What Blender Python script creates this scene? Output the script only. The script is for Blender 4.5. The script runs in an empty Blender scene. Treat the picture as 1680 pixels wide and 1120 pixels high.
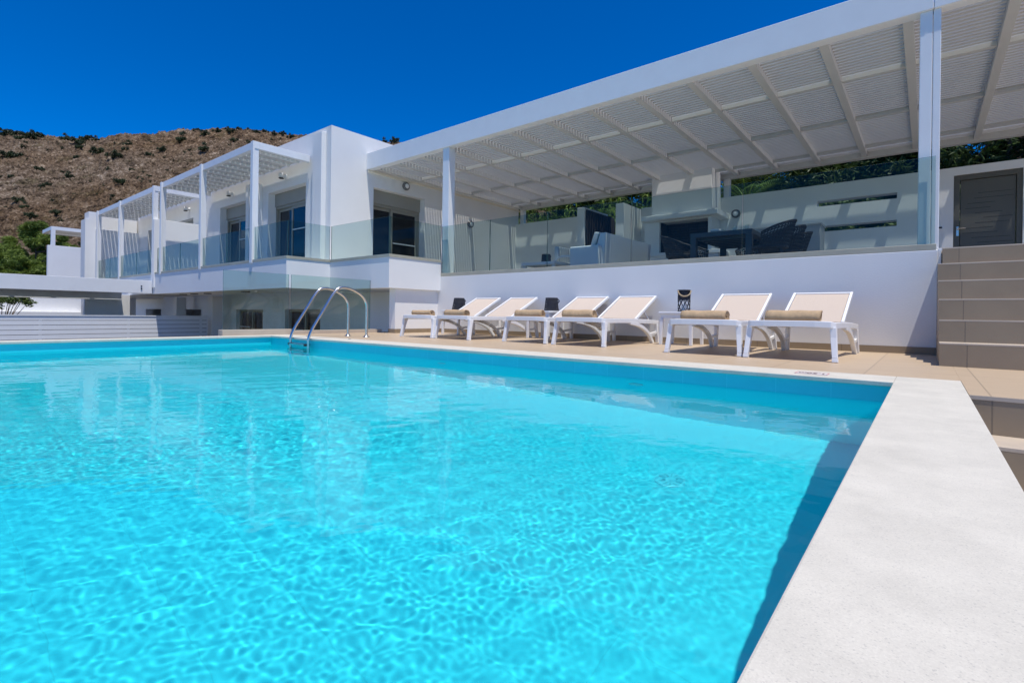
import bpy, bmesh, math, random
import numpy as np
from mathutils import Vector, Matrix, noise
S = bpy.context.scene
C = S.collection
R = math.radians
random.seed(7)

# ------------------------------------------------------------------ materials
def newmat(name):
    M = bpy.data.materials.new(name); M.use_nodes = True
    return M, M.node_tree, M.node_tree.nodes['Principled BSDF']

def mat(name, col, rough=.6, metal=0., bump=0., bscale=60., var=0., vscale=2., spec=.5, detail=4.):
    """plain procedural surface: base colour with a soft noise variation and a fine bump"""
    M, nt, b = newmat(name)
    L = nt.links.new
    b.inputs['Roughness'].default_value = rough
    b.inputs['Metallic'].default_value = metal
    b.inputs['Specular IOR Level'].default_value = spec
    b.inputs['Base Color'].default_value = (*col, 1)
    tc = nt.nodes.new('ShaderNodeTexCoord')
    if var > 0:
        n = nt.nodes.new('ShaderNodeTexNoise'); n.inputs['Scale'].default_value = vscale; n.inputs['Detail'].default_value = 6
        L(tc.outputs['Object'], n.inputs['Vector'])
        mp = nt.nodes.new('ShaderNodeMapRange')
        mp.inputs['From Min'].default_value = .3; mp.inputs['From Max'].default_value = .7
        mp.inputs['To Min'].default_value = 1 - var; mp.inputs['To Max'].default_value = 1 + var * .4
        L(n.outputs['Fac'], mp.inputs['Value'])
        mx = nt.nodes.new('ShaderNodeMix'); mx.data_type = 'RGBA'; mx.blend_type = 'MULTIPLY'
        mx.inputs[0].default_value = 1; mx.inputs[6].default_value = (*col, 1)
        L(mp.outputs[0], mx.inputs[7]); L(mx.outputs[2], b.inputs['Base Color'])
    if bump > 0:
        n2 = nt.nodes.new('ShaderNodeTexNoise'); n2.inputs['Scale'].default_value = bscale; n2.inputs['Detail'].default_value = detail
        L(tc.outputs['Object'], n2.inputs['Vector'])
        bp = nt.nodes.new('ShaderNodeBump'); bp.inputs['Strength'].default_value = bump; bp.inputs['Distance'].default_value = .01
        L(n2.outputs['Fac'], bp.inputs['Height']); L(bp.outputs[0], b.inputs['Normal'])
    return M

def tilemat(name, col, grout, sx, sy, ox, oy, gw=.003, rough=.5, axes='XY', var=.08, streak=True):
    """rectangular tiles with joints, in object space of an object standing at the origin"""
    M, nt, b = newmat(name); L = nt.links.new
    b.inputs['Roughness'].default_value = rough
    tc = nt.nodes.new('ShaderNodeTexCoord'); sp = nt.nodes.new('ShaderNodeSeparateXYZ'); L(tc.outputs['Object'], sp.inputs[0])
    def math_(op, a, v=None):
        n = nt.nodes.new('ShaderNodeMath'); n.operation = op
        for i, q in enumerate((a, v)):
            if q is None: continue
            if isinstance(q, (int, float)): n.inputs[i].default_value = q
            else: L(q, n.inputs[i])
        return n.outputs[0]
    fl = []; ds = []
    for ax, s, o in ((axes[0], sx, ox), (axes[1], sy, oy)):
        q = math_('DIVIDE', math_('SUBTRACT', sp.outputs[ax], o), s)
        fl.append(math_('FLOOR', q)); fr = math_('FRACT', q)
        e = math_('MULTIPLY', math_('MINIMUM', fr, math_('SUBTRACT', 1., fr)), s)
        ds.append(e)
    d = math_('MINIMUM', ds[0], ds[1])
    isg = math_('LESS_THAN', d, gw)
    cb = nt.nodes.new('ShaderNodeCombineXYZ'); L(fl[0], cb.inputs[0]); L(fl[1], cb.inputs[1])
    wn = nt.nodes.new('ShaderNodeTexWhiteNoise'); L(cb.outputs[0], wn.inputs[0])
    mp = nt.nodes.new('ShaderNodeMapping'); mp.inputs['Scale'].default_value = (3, 14, 3) if streak else (9, 9, 9)
    L(tc.outputs['Object'], mp.inputs[0])
    n = nt.nodes.new('ShaderNodeTexNoise'); n.inputs['Scale'].default_value = 1.; n.inputs['Detail'].default_value = 8; n.inputs['Roughness'].default_value = .65
    L(mp.outputs[0], n.inputs['Vector'])
    f = math_('ADD', math_('MULTIPLY', math_('SUBTRACT', wn.outputs[0], .5), var), math_('MULTIPLY', math_('SUBTRACT', n.outputs['Fac'], .5), var * 3.5))
    f = math_('ADD', f, 1.)
    mx = nt.nodes.new('ShaderNodeMix'); mx.data_type = 'RGBA'; mx.blend_type = 'MULTIPLY'; mx.inputs[0].default_value = 1
    mx.inputs[6].default_value = (*col, 1); L(f, mx.inputs[7])
    m2 = nt.nodes.new('ShaderNodeMix'); m2.data_type = 'RGBA'; L(isg, m2.inputs[0]); L(mx.outputs[2], m2.inputs[6]); m2.inputs[7].default_value = (*grout, 1)
    L(m2.outputs[2], b.inputs['Base Color'])
    bp = nt.nodes.new('ShaderNodeBump'); bp.inputs['Strength'].default_value = .5; bp.inputs['Distance'].default_value = .002
    L(math_('SUBTRACT', math_('MULTIPLY', n.outputs['Fac'], .25), isg), bp.inputs['Height']); L(bp.outputs[0], b.inputs['Normal'])
    return M

def glassmat(name, tint, ior=1.5, refl=1.):
    """architectural sheet glass: tinted see-through plus mirror reflection by Fresnel"""
    M = bpy.data.materials.new(name); M.use_nodes = True; nt = M.node_tree; nt.nodes.clear(); L = nt.links.new
    o = nt.nodes.new('ShaderNodeOutputMaterial'); t = nt.nodes.new('ShaderNodeBsdfTransparent'); t.inputs[0].default_value = (*tint, 1)
    g = nt.nodes.new('ShaderNodeBsdfGlossy'); g.inputs['Roughness'].default_value = 0; g.inputs['Color'].default_value = (refl, refl, refl, 1)
    fr = nt.nodes.new('ShaderNodeFresnel'); fr.inputs[0].default_value = ior
    ge = nt.nodes.new('ShaderNodeNewGeometry'); iv = nt.nodes.new('ShaderNodeMath'); iv.operation = 'SUBTRACT'; iv.inputs[0].default_value = 1; L(ge.outputs['Backfacing'], iv.inputs[1])
    mu = nt.nodes.new('ShaderNodeMath'); mu.operation = 'MULTIPLY'; L(fr.outputs[0], mu.inputs[0]); L(iv.outputs[0], mu.inputs[1])
    m = nt.nodes.new('ShaderNodeMixShader'); L(mu.outputs[0], m.inputs[0]); L(t.outputs[0], m.inputs[1]); L(g.outputs[0], m.inputs[2]); L(m.outputs[0], o.inputs[0])
    return M

def speckle(name, col, dark, scale):
    M, nt, b = newmat(name); L = nt.links.new
    b.inputs['Roughness'].default_value = .75
    tc = nt.nodes.new('ShaderNodeTexCoord')
    v = nt.nodes.new('ShaderNodeTexVoronoi'); v.inputs['Scale'].default_value = scale; L(tc.outputs['Object'], v.inputs['Vector'])
    sp = nt.nodes.new('ShaderNodeSeparateColor'); L(v.outputs['Color'], sp.inputs[0])
    cr = nt.nodes.new('ShaderNodeValToRGB'); e = cr.color_ramp.elements
    e[0].position = 0.; e[0].color = (*dark, 1); e[1].position = .07; e[1].color = (*[c * .96 for c in col], 1)
    x = cr.color_ramp.elements.new(.55); x.color = (*col, 1)
    x = cr.color_ramp.elements.new(.97); x.color = (*[min(1, c * 1.06) for c in col], 1)
    L(sp.outputs[0], cr.inputs[0])
    n = nt.nodes.new('ShaderNodeTexNoise'); n.inputs['Scale'].default_value = 5; n.inputs['Detail'].default_value = 9; n.inputs['Roughness'].default_value = .7
    L(tc.outputs['Object'], n.inputs['Vector'])
    mp = nt.nodes.new('ShaderNodeMapRange'); mp.inputs['From Min'].default_value = .3; mp.inputs['From Max'].default_value = .7
    mp.inputs['To Min'].default_value = .86; mp.inputs['To Max'].default_value = 1.06; L(n.outputs['Fac'], mp.inputs['Value'])
    mx = nt.nodes.new('ShaderNodeMix'); mx.data_type = 'RGBA'; mx.blend_type = 'MULTIPLY'; mx.inputs[0].default_value = 1
    L(cr.outputs[0], mx.inputs[6]); L(mp.outputs[0], mx.inputs[7]); L(mx.outputs[2], b.inputs['Base Color'])
    bp = nt.nodes.new('ShaderNodeBump'); bp.inputs['Strength'].default_value = .25; bp.inputs['Distance'].default_value = .002
    L(sp.outputs[1], bp.inputs['Height']); L(bp.outputs[0], b.inputs['Normal'])
    return M

def leafmat(name, c1, c2, scale=1.2, rough=.55, trans=.25):
    M, nt, b = newmat(name); L = nt.links.new
    b.inputs['Roughness'].default_value = rough; b.inputs['Specular IOR Level'].default_value = .3
    tc = nt.nodes.new('ShaderNodeTexCoord'); n = nt.nodes.new('ShaderNodeTexNoise'); n.inputs['Scale'].default_value = scale; n.inputs['Detail'].default_value = 5
    L(tc.outputs['Object'], n.inputs['Vector'])
    cr = nt.nodes.new('ShaderNodeValToRGB'); cr.color_ramp.elements[0].position = .35; cr.color_ramp.elements[1].position = .65
    cr.color_ramp.elements[0].color = (*c1, 1); cr.color_ramp.elements[1].color = (*c2, 1); L(n.outputs['Fac'], cr.inputs[0]); L(cr.outputs[0], b.inputs['Base Color'])
    t = nt.nodes.new('ShaderNodeBsdfTranslucent'); L(cr.outputs[0], t.inputs[0])
    m = nt.nodes.new('ShaderNodeMixShader'); m.inputs[0].default_value = trans
    L(b.outputs[0], m.inputs[1]); L(t.outputs[0], m.inputs[2]); L(m.outputs[0], nt.nodes['Material Output'].inputs[0])
    return M

WHITE = mat('white_stucco', (.8, .79, .77), .85, bump=.35, bscale=90, var=.05, vscale=1.1)
WALLW = mat('white_wall_paint', (.8, .8, .79), .8, bump=.14, bscale=70, var=.05, vscale=.9)
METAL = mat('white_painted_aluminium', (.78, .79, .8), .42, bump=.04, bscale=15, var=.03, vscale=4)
BEAMM = mat('shaded_white_beam', (.6, .6, .585), .45, var=.03, vscale=4)  # white pergola paint, greyed in colour for the shaded underside
SLATM = mat('shaded_white_slat', (.58, .58, .57), .45, var=.03, vscale=4)  # same white paint, underside shade put into the slat colour
SILL = mat('beige_marble_sill', (.43, .415, .33), .5, bump=.1, bscale=40, var=.1, vscale=5)
OLIVE = mat('olive_grey_aluminium', (.27, .26, .21), .4, var=.05)
SHUT = mat('shutter_box_grey', (.3, .29, .25), .5, var=.05)
PANE = mat('dark_window_glass', (.012, .016, .022), .03, spec=.35)
DOORM = mat('dark_olive_door', (.105, .1, .08), .4, var=.06)
GROOVE = mat('black_groove', (.025, .025, .022), .7)
STEEL = mat('stainless_steel', (.6, .59, .57), .26, metal=1.)
BLACKM = mat('black_plastic', (.02, .02, .022), .5)
COPE = speckle('white_granite', (.56, .53, .455), (.44, .42, .37), 520)
DECKT = tilemat('beige_deck_tile', (.46, .35, .235), (.33, .25, .17), .565, 1.13, -.318, 3.35, .0035, .45)
TERRT = tilemat('beige_terrace_tile', (.47, .4, .32), (.38, .32, .26), .6, .6, 0, 0, .003, .5)
RISER = tilemat('shaded_step_tile', (.285, .22, .145), (.19, .15, .105), .9, 5., .25, -1, .0035, .5, axes='XZ', var=.1)  # same tile as the deck, riser shade put into its colour
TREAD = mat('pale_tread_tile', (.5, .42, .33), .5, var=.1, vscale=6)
POOLT = tilemat('turquoise_pool_tile', (.03, .67, .75), (.03, .61, .69), .62, .32, -.2, 0, .0014, .35, var=.025, streak=False)
POOLW = tilemat('lightened_pool_wall_tile', (.004, .79, .86), (.01, .82, .88), .62, .33, -.2, 0, .0022, .3, axes='XZ', var=.02, streak=False)  # one wall tile: this copy lightened to stand for light under water
POOLB = tilemat('shaded_pool_wall_tile', (.006, .6, .66), (.03, .68, .74), .31, 1.5, -.143, -1, .0022, .3, axes='XZ', var=.04, streak=False)  # same wall tile, darkened copy for the shaded part above water
GLASS = glassmat('balustrade_glass', (.8, .88, .87), refl=.38)
GLASS2 = glassmat('pool_screen_glass', (.8, .89, .86), refl=1.)
GEDGE = mat('glass_edge', (.04, .1, .1), .25)
CLEAR = glassmat('clear_tumbler_glass', (.93, .97, .98))
SLING = mat('beige_sling_mesh', (.56, .465, .385), .8, bump=.5, bscale=400)
RESIN = mat('white_resin', (.8, .8, .8), .38, var=.03, vscale=8)
TOWEL = mat('beige_terry_towel', (.57, .4, .235), .95, bump=1., bscale=260, var=.12, vscale=30)
ROPE = mat('rope', (.4, .31, .2), .9, bump=.6, bscale=200)
WICK = mat('dark_brown_wicker', (.045, .038, .036), .55, bump=1., bscale=160)
TABLEM = mat('dark_grey_table', (.06, .062, .065), .45)
SOFAM = mat('white_sofa_shell', (.66, .68, .7), .6, bump=.15, bscale=200)
CUSH = mat('pale_grey_cushion', (.5, .52, .53), .9, bump=.4, bscale=300)
FIREB = tilemat('dark_firebrick', (.045, .035, .032), (.02, .018, .018), .22, .065, 0, 0, .006, .9, axes='XZ', var=.3)
GATEM = mat('dark_brown_fence', (.05, .043, .042), .5)
BARK = mat('brown_bark', (.12, .085, .06), .9, bump=1., bscale=12)
PINEL = leafmat('pine_needles', (.05, .095, .014), (.2, .27, .045), scale=.9)
PINED = leafmat('dark_pine_needles', (.016, .036, .011), (.07, .11, .024))
REEDL = leafmat('reed_leaves', (.08, .17, .02), (.3, .4, .07), scale=3)
PALML = leafmat('palm_leaves', (.05, .11, .018), (.2, .28, .05), scale=2)
OLIVL = leafmat('olive_green_leaves', (.04, .08, .022), (.14, .19, .055), scale=4)
SCRUB = leafmat('scrub_leaves', (.016, .03, .012), (.05, .07, .025), scale=.6, trans=.1)
GROUND = mat('dry_ground', (.15, .125, .085), .95, bump=.6, bscale=3, var=.25, vscale=.3)
WICKL = mat('dark_lantern_weave', (.022, .026, .04), .6, bump=.5, bscale=200)
REDM = mat('red_print', (.5, .03, .03), .5)
DARKP = mat('dark_print', (.05, .02, .02), .5)

# ------------------------------------------------------------------ mesh builder
class MB:
    def __init__(s): s.v = []; s.f = []
    def box(s, a, b):
        n = len(s.v); (x0, y0, z0), (x1, y1, z1) = a, b
        s.v += [(x0, y0, z0), (x1, y0, z0), (x1, y1, z0), (x0, y1, z0), (x0, y0, z1), (x1, y0, z1), (x1, y1, z1), (x0, y1, z1)]
        s.f += [tuple(n + i for i in q) for q in ((3, 2, 1, 0), (4, 5, 6, 7), (0, 1, 5, 4), (1, 2, 6, 5), (2, 3, 7, 6), (3, 0, 4, 7))]
        return s
    def prism(s, poly, ax, lo, hi):
        """2D polygon swept along axis ax (0,1,2); poly gives the other two coordinates in order"""
        n = len(s.v); k = len(poly)
        def mk(p, w):
            q = [p[0], p[1]]; q.insert(ax, w); return tuple(q)
        s.v += [mk(p, lo) for p in poly] + [mk(p, hi) for p in poly]
        s.f.append(tuple(n + i for i in range(k))[::-1]); s.f.append(tuple(n + k + i for i in range(k)))
        for i in range(k): s.f.append((n + i, n + (i + 1) % k, n + k + (i + 1) % k, n + k + i))
        return s
    def beam(s, p, q, w, h, up=(0, 0, 1), w2=None, h2=None):
        """rectangular bar from p to q"""
        p, q = Vector(p), Vector(q); d = (q - p).normalized(); u = Vector(up)
        if abs(d.dot(u)) > .98: u = Vector((0, 1, 0))
        x = d.cross(u).normalized(); y = x.cross(d).normalized(); n = len(s.v)
        w2 = w if w2 is None else w2; h2 = h if h2 is None else h2
        for c, ww, hh in ((p, w, h), (q, w2, h2)):
            for a, b in ((-1, -1), (1, -1), (1, 1), (-1, 1)): s.v.append(tuple(c + x * a * ww / 2 + y * b * hh / 2))
        s.f += [tuple(n + i for i in t) for t in ((3, 2, 1, 0), (4, 5, 6, 7), (0, 1, 5, 4), (1, 2, 6, 5), (2, 3, 7, 6), (3, 0, 4, 7))]
        return s
    def sweep(s, path, w, h, side=(1, 0, 0)):
        """flat bar following a path; side = direction of the width"""
        P = [Vector(p) for p in path]; n = len(s.v); X = Vector(side).normalized()
        for i, p in enumerate(P):
            d = (P[min(i + 1, len(P) - 1)] - P[max(i - 1, 0)]).normalized(); y = X.cross(d).normalized()
            ww = w[i] if isinstance(w, (list, tuple)) else w; hh = h[i] if isinstance(h, (list, tuple)) else h
            for a, b in ((-1, -1), (1, -1), (1, 1), (-1, 1)): s.v.append(tuple(p + X * a * ww / 2 + y * b * hh / 2))
        for i in range(len(P) - 1):
            for k in range(4):
                a = n + i * 4 + k; b = n + i * 4 + (k + 1) % 4; s.f.append((a, b, b + 4, a + 4))
        s.f.append((n + 3, n + 2, n + 1, n)); m = n + 4 * (len(P) - 1); s.f.append((m, m + 1, m + 2, m + 3))
        return s
    def tube(s, path, r, k=10, closed=False):
        P = [Vector(p) for p in path]; n = len(s.v); N = len(P); ref = None
        for i, p in enumerate(P):
            if closed: d = (P[(i + 1) % N] - P[i - 1]).normalized()
            else: d = (P[min(i + 1, N - 1)] - P[max(i - 1, 0)]).normalized()
            if ref is None:
                ref = Vector((0, 0, 1)) if abs(d.z) < .9 else Vector((1, 0, 0))
            x = (ref - d * ref.dot(d)).normalized(); ref = x; y = d.cross(x)
            rr = r[i] if isinstance(r, (list, tuple)) else r
            for j in range(k):
                a = 2 * math.pi * j / k; s.v.append(tuple(p + (x * math.cos(a) + y * math.sin(a)) * rr))
        for i in range(N if closed else N - 1):
            for j in range(k):
                a = n + i * k + j; b = n + i * k + (j + 1) % k; c = n + ((i + 1) % N) * k
                s.f.append((a, b, c + (j + 1) % k, c + j))
        if not closed:
            s.f.append(tuple(n + j for j in range(k))[::-1]); s.f.append(tuple(n + (N - 1) * k + j for j in range(k)))
        return s
    def lathe(s, prof, c, k=20, axis=2):
        """profile [(radius, height)] turned about an axis through c"""
        n = len(s.v); c = Vector(c)
        for r_, h_ in prof:
            for j in range(k):
                a = 2 * math.pi * j / k; q = [r_ * math.cos(a), r_ * math.sin(a)]; q.insert(axis, h_)
                if axis == 1: q = [q[0], q[1], q[2]]
                s.v.append(tuple(c + Vector(q)))
        for i in range(len(prof) - 1):
            for j in range(k):
                a = n + i * k + j; b = n + i * k + (j + 1) % k; f = (a, b, b + k, a + k)
                s.f.append(f if axis != 1 else f[::-1])
        s.f.append(tuple(n + j for j in range(k))[::-1]); s.f.append(tuple(n + (len(prof) - 1) * k + j for j in range(k)))
        return s
    def wall(s, ax, c0, c1, u0, u1, z0, z1, holes=()):
        """slab perpendicular to axis ax (0 or 1) between c0 and c1, spanning u0..u1, z0..z1, with rectangular holes (u0,u1,z0,z1)"""
        us = sorted({u0, u1, *[h[0] for h in holes], *[h[1] for h in holes]}); zs = sorted({z0, z1, *[h[2] for h in holes], *[h[3] for h in holes]})
        us = [u for u in us if u0 <= u <= u1]; zs = [z for z in zs if z0 <= z <= z1]
        def solid(i, j):
            if not (0 <= i < len(us) - 1 and 0 <= j < len(zs) - 1): return False
            a = (us[i] + us[i + 1]) / 2; b = (zs[j] + zs[j + 1]) / 2
            return not any(h[0] < a < h[1] and h[2] < b < h[3] for h in holes)
        def P(c, u, z): return (c, u, z) if ax == 0 else (u, c, z)
        def quad(*p):
            n = len(s.v); s.v += p; s.f.append((n, n + 1, n + 2, n + 3))
        for i in range(len(us) - 1):
            for j in range(len(zs) - 1):
                if not solid(i, j): continue
                a, b, c, d = us[i], us[i + 1], zs[j], zs[j + 1]
                for k in (c0, c1): quad(P(k, a, c), P(k, b, c), P(k, b, d), P(k, a, d))
                if not solid(i - 1, j): quad(P(c0, a, c), P(c1, a, c), P(c1, a, d), P(c0, a, d))
                if not solid(i + 1, j): quad(P(c0, b, c), P(c1, b, c), P(c1, b, d), P(c0, b, d))
                if not solid(i, j - 1): quad(P(c0, a, c), P(c1, a, c), P(c1, b, c), P(c0, b, c))
                if not solid(i, j + 1): quad(P(c0, a, d), P(c1, a, d), P(c1, b, d), P(c0, b, d))
        return s
    def build(s, name, m, parent=None, bevel=0., smooth=False, seg=2, fix=True):
        off = Vector((0, 0, 0)); q = parent
        while q is not None: off += q.location; q = q.parent
        me = bpy.data.meshes.new(name)
        me.from_pydata([tuple(Vector(v) - off) for v in s.v], [], s.f)
        if fix or bevel:
            bm = bmesh.new(); bm.from_mesh(me)
            bmesh.ops.remove_doubles(bm, verts=bm.verts, dist=1e-5)
            bmesh.ops.recalc_face_normals(bm, faces=bm.faces)
            if bevel:
                es = [e for e in bm.edges if len(e.link_faces) == 2 and e.calc_face_angle(0) > R(40)]
                bmesh.ops.bevel(bm, geom=es, offset=bevel, segments=seg, affect='EDGES', profile=.5, clamp_overlap=True)
            bm.to_mesh(me); bm.free()
        for mm in (m if isinstance(m, (list, tuple)) else [m]): me.materials.append(mm)
        if smooth: me.shade_smooth()
        o = bpy.data.objects.new(name, me); C.objects.link(o)
        if parent is not None: o.parent = parent
        return o

def mesh_np(name, V, F, m, parent=None, smooth=False):
    off = Vector((0, 0, 0)); q = parent
    while q is not None: off += q.location; q = q.parent
    V = np.asarray(V, dtype=float) - np.array(off)
    F = np.asarray(F); k = F.shape[1]
    me = bpy.data.meshes.new(name)
    me.vertices.add(len(V)); me.vertices.foreach_set('co', V.astype(np.float32).ravel())
    me.loops.add(F.size); me.loops.foreach_set('vertex_index', F.astype(np.int32).ravel())
    me.polygons.add(len(F)); me.polygons.foreach_set('loop_start', (np.arange(len(F)) * k).astype(np.int32))
    try: me.polygons.foreach_set('loop_total', np.full(len(F), k, np.int32))
    except Exception: pass
    me.update(calc_edges=True); me.validate()
    me.materials.append(m)
    if smooth: me.shade_smooth()
    o = bpy.data.objects.new(name, me); C.objects.link(o)
    if parent is not None: o.parent = parent
    return o

def tag(o, label=None, cat=None, group=None, kind=None):
    if label: o['label'] = label
    if cat: o['category'] = cat
    if group: o['group'] = group
    if kind: o['kind'] = kind
    return o
def thing(name, label, cat, loc=(0, 0, 0), group=None):
    o = bpy.data.objects.new(name, None); C.objects.link(o); o.location = loc; o.empty_display_size = .1
    return tag(o, label, cat, group)
def copy_tree(o, parent=None):
    c = o.copy(); C.objects.link(c); c.parent = parent
    for ch in [x for x in bpy.data.objects if x.parent == o]: copy_tree(ch, c)
    return c
def struct(o): o['kind'] = 'structure'; return o

# ------------------------------------------------------------------ camera, sky, sun
cam = bpy.data.cameras.new('camera'); co = bpy.data.objects.new('camera', cam); C.objects.link(co); S.camera = co
cam.lens = 836 / 1680 * 36; cam.shift_y = -(560 - 516.5) / 1680; cam.clip_end = 6000; cam.clip_start = .02
YAW = R(39.1); ROLL = R(.75)
FW = Vector((-math.sin(YAW), math.cos(YAW), 0)); RT = Vector((math.cos(YAW), math.sin(YAW), 0)); UP = Vector((0, 0, 1))
m4 = Matrix((RT * math.cos(ROLL) + UP * math.sin(ROLL), UP * math.cos(ROLL) - RT * math.sin(ROLL), -FW)).transposed().to_4x4()
m4.translation = (0, 0, .36); co.matrix_world = m4

SUN = Vector((.275, -.114, 1)).normalized()
w = bpy.data.worlds.new('World'); S.world = w; w.use_nodes = True; nt = w.node_tree
sky = nt.nodes.new('ShaderNodeTexSky'); sky.sky_type = 'NISHITA'; sky.sun_disc = False
sky.sun_elevation = math.asin(SUN.z); sky.sun_rotation = math.atan2(SUN.x, SUN.y)
sky.altitude = 200; sky.air_density = .7; sky.dust_density = .0; sky.ozone_density = 6.
bg = nt.nodes['Background']; bg.inputs[1].default_value = .13
hs = nt.nodes.new('ShaderNodeHueSaturation'); hs.inputs['Saturation'].default_value = 1.45; hs.inputs['Value'].default_value = 1.2; hs.inputs['Hue'].default_value = .51
nt.links.new(sky.outputs[0], hs.inputs['Color']); nt.links.new(hs.outputs[0], bg.inputs[0])
sl = bpy.data.lights.new('sun', 'SUN'); sl.energy = 4.6; sl.angle = R(.53); sl.color = (1, .955, .89)
so = bpy.data.objects.new('sun', sl); C.objects.link(so); so.location = (8, -4, 12); so.rotation_euler = SUN.to_track_quat('Z', 'Y').to_euler()
S.view_settings.view_transform = 'Standard'; S.view_settings.look = 'None'; S.view_settings.exposure = 0.1; S.view_settings.gamma = 1
S.render.engine = 'CYCLES'
cy = S.cycles
cy.caustics_refractive = True; cy.caustics_reflective = True; cy.max_bounces = 24; cy.diffuse_bounces = 12; cy.glossy_bounces = 10
cy.transmission_bounces = 12; cy.transparent_max_bounces = 24; cy.sample_clamp_indirect = 8
sl.cycles.is_caustics_light = True; sl.cycles.use_multiple_importance_sampling = False

# ------------------------------------------------------------------ ground and pool
PX0, PX1, PY0, PY1 = -7.68, -.143, -3.2, 3.68       # inner edge of the coping
ZW, ZF = -.125, -1.35                               # water level, pool floor
G = 2600
tag(struct(MB().box((-G, -G, -1.9), (G, G, -1.8)).build('ground', GROUND)))
b = .02
MBp = MB()
MBp.box((PX0 - .25, PY0 - .25, ZF - .15), (PX1 + .25, PY1 + .25, ZF))
pf = struct(MBp.build('pool_floor', POOLT))
def ring(za, zb, e):
    q = MB(); q.box((PX1 + b + e, PY0 - .2, za), (PX1 + .2, PY1 + .2, zb)); q.box((PX0 - .2, PY1 + b + e, za), (PX1 + b + e, PY1 + .2, zb))
    q.box((PX0 - .2, PY0 - .2, za), (PX0 - b - e, PY1 + b + e, zb)); q.box((PX0 - b - e, PY0 - .2, za), (PX1 + b + e, PY0 - b - e, zb)); return q
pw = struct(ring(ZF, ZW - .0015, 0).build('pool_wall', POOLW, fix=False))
struct(ring(ZW - .001, -.0285, .0015).build('upper_pool_wall', POOLB, fix=False))  # top of the same wall, in the darkened copy of its tile
for o in (pf, pw): o.cycles.is_caustics_receiver = True

def graded(a, b_, f):
    q = [a]
    while q[-1] < b_: q.append(q[-1] + f(q[-1]))
    q[-1] = b_; return np.array(q)
xs = graded(PX0 - b - .002, PX1 + b + .002, lambda x: .0062 if x > -3 else .0062 + .009 * min(1, (-3 - x) / 2.5))
ys = graded(PY0 - b - .002, PY1 + b + .002, lambda y: .0062 if y > -.1 else .022)
nx, ny = len(xs), len(ys); XX, YY = np.meshgrid(xs, ys)
rng = np.random.default_rng(11); Z = np.zeros_like(XX)
for lam0, lam1, cnt, slope in ((.026, .05, 60, .0058), (.05, .1, 40, .0060), (.12, .3, 20, .0085), (.4, 1.1, 10, .0055)):
    band = np.zeros_like(XX); q1, q2, q3 = rng.random(3) * 6.283
    for i in range(cnt):
        lam = lam0 * (lam1 / lam0) ** rng.random(); k = 2 * np.pi / lam
        a = rng.normal(2.3, 1.0); ph = rng.random() * 6.283
        amp = slope / k * np.sqrt(2. / cnt)
        wob = .35 * np.sin(1.7 * (np.cos(a + 1) * XX + np.sin(a + 1) * YY) + ph) if lam < .24 else 0
        band += amp * np.sin(k * (np.cos(a) * XX + np.sin(a) * YY) + ph + wob)
    Z += band * (1 + .42 * np.sin(1.9 * XX + 1.1 * YY + q1) * np.sin(1.5 * YY - .9 * XX + q2) + .22 * np.sin(4.1 * XX - 2.9 * YY + q3))
# calmer in the lee of the walls, livelier in the open
calm = .45 + .55 * np.clip(np.minimum(np.minimum((PY1 - YY) / 2.2, (PX1 - XX) / .9), 1), 0, 1)
patch = .75 + .3 * np.sin(1.1 * XX + .7 * YY + .5) * np.sin(.8 * YY - .5 * XX + 1.)
Z *= calm * patch
V = np.stack([XX, YY, Z + ZW], -1).reshape(-1, 3)
I, J = np.meshgrid(np.arange(nx - 1), np.arange(ny - 1)); B = (J * nx + I).ravel()
WM = bpy.data.materials.new('pool_water'); WM.use_nodes = True; n_ = WM.node_tree; n_.nodes.clear()
o_ = n_.nodes.new('ShaderNodeOutputMaterial'); g_ = n_.nodes.new('ShaderNodeBsdfRefraction'); g_.inputs['IOR'].default_value = 1.333; g_.inputs['Roughness'].default_value = 0
gl_ = n_.nodes.new('ShaderNodeBsdfGlossy'); gl_.inputs['Roughness'].default_value = 0; fr_ = n_.nodes.new('ShaderNodeFresnel'); fr_.inputs[0].default_value = 1.333
ge_ = n_.nodes.new('ShaderNodeNewGeometry'); mr_ = n_.nodes.new('ShaderNodeMapRange'); n_.links.new(ge_.outputs['Backfacing'], mr_.inputs[0]); mr_.inputs['To Min'].default_value = .78; mr_.inputs['To Max'].default_value = 1
mu_ = n_.nodes.new('ShaderNodeMath'); mu_.operation = 'MULTIPLY'; n_.links.new(fr_.outputs[0], mu_.inputs[0]); n_.links.new(mr_.outputs[0], mu_.inputs[1])
mx_ = n_.nodes.new('ShaderNodeMixShader'); n_.links.new(mu_.outputs[0], mx_.inputs[0]); n_.links.new(g_.outputs[0], mx_.inputs[1]); n_.links.new(gl_.outputs[0], mx_.inputs[2])
n_.links.new(mx_.outputs[0], o_.inputs[0])
water = struct(mesh_np('pool_water', V, np.stack([B, B + 1, B + nx + 1, B + nx], -1), WM, smooth=True))
water.cycles.is_caustics_caster = True

# coping of pale granite, four mitred slabs with softened arrises
CW = .309
MBc = MB()
MBc.box((PX1, PY0, -.028), (PX1 + CW, PY1 + .394, 0)); MBc.box((PX0 - .3, PY1, -.028), (PX1 - .0002, PY1 + .394, 0))
MBc.box((PX0 - .3, PY0, -.028), (PX0, PY1 - .0015, 0)); MBc.box((PX0 - .3, PY0 - .35, -.028), (PX1 + CW, PY0 - .0015, 0))
struct(MBc.build('pool_coping', COPE, bevel=.004))
MBc = MB().box((PX1 + .21, PY0 - .35, -1.8), (PX1 + CW - .012, PY1 + .38, -.029))
struct(MBc.build('pool_outer_wall', WALLW))

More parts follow.
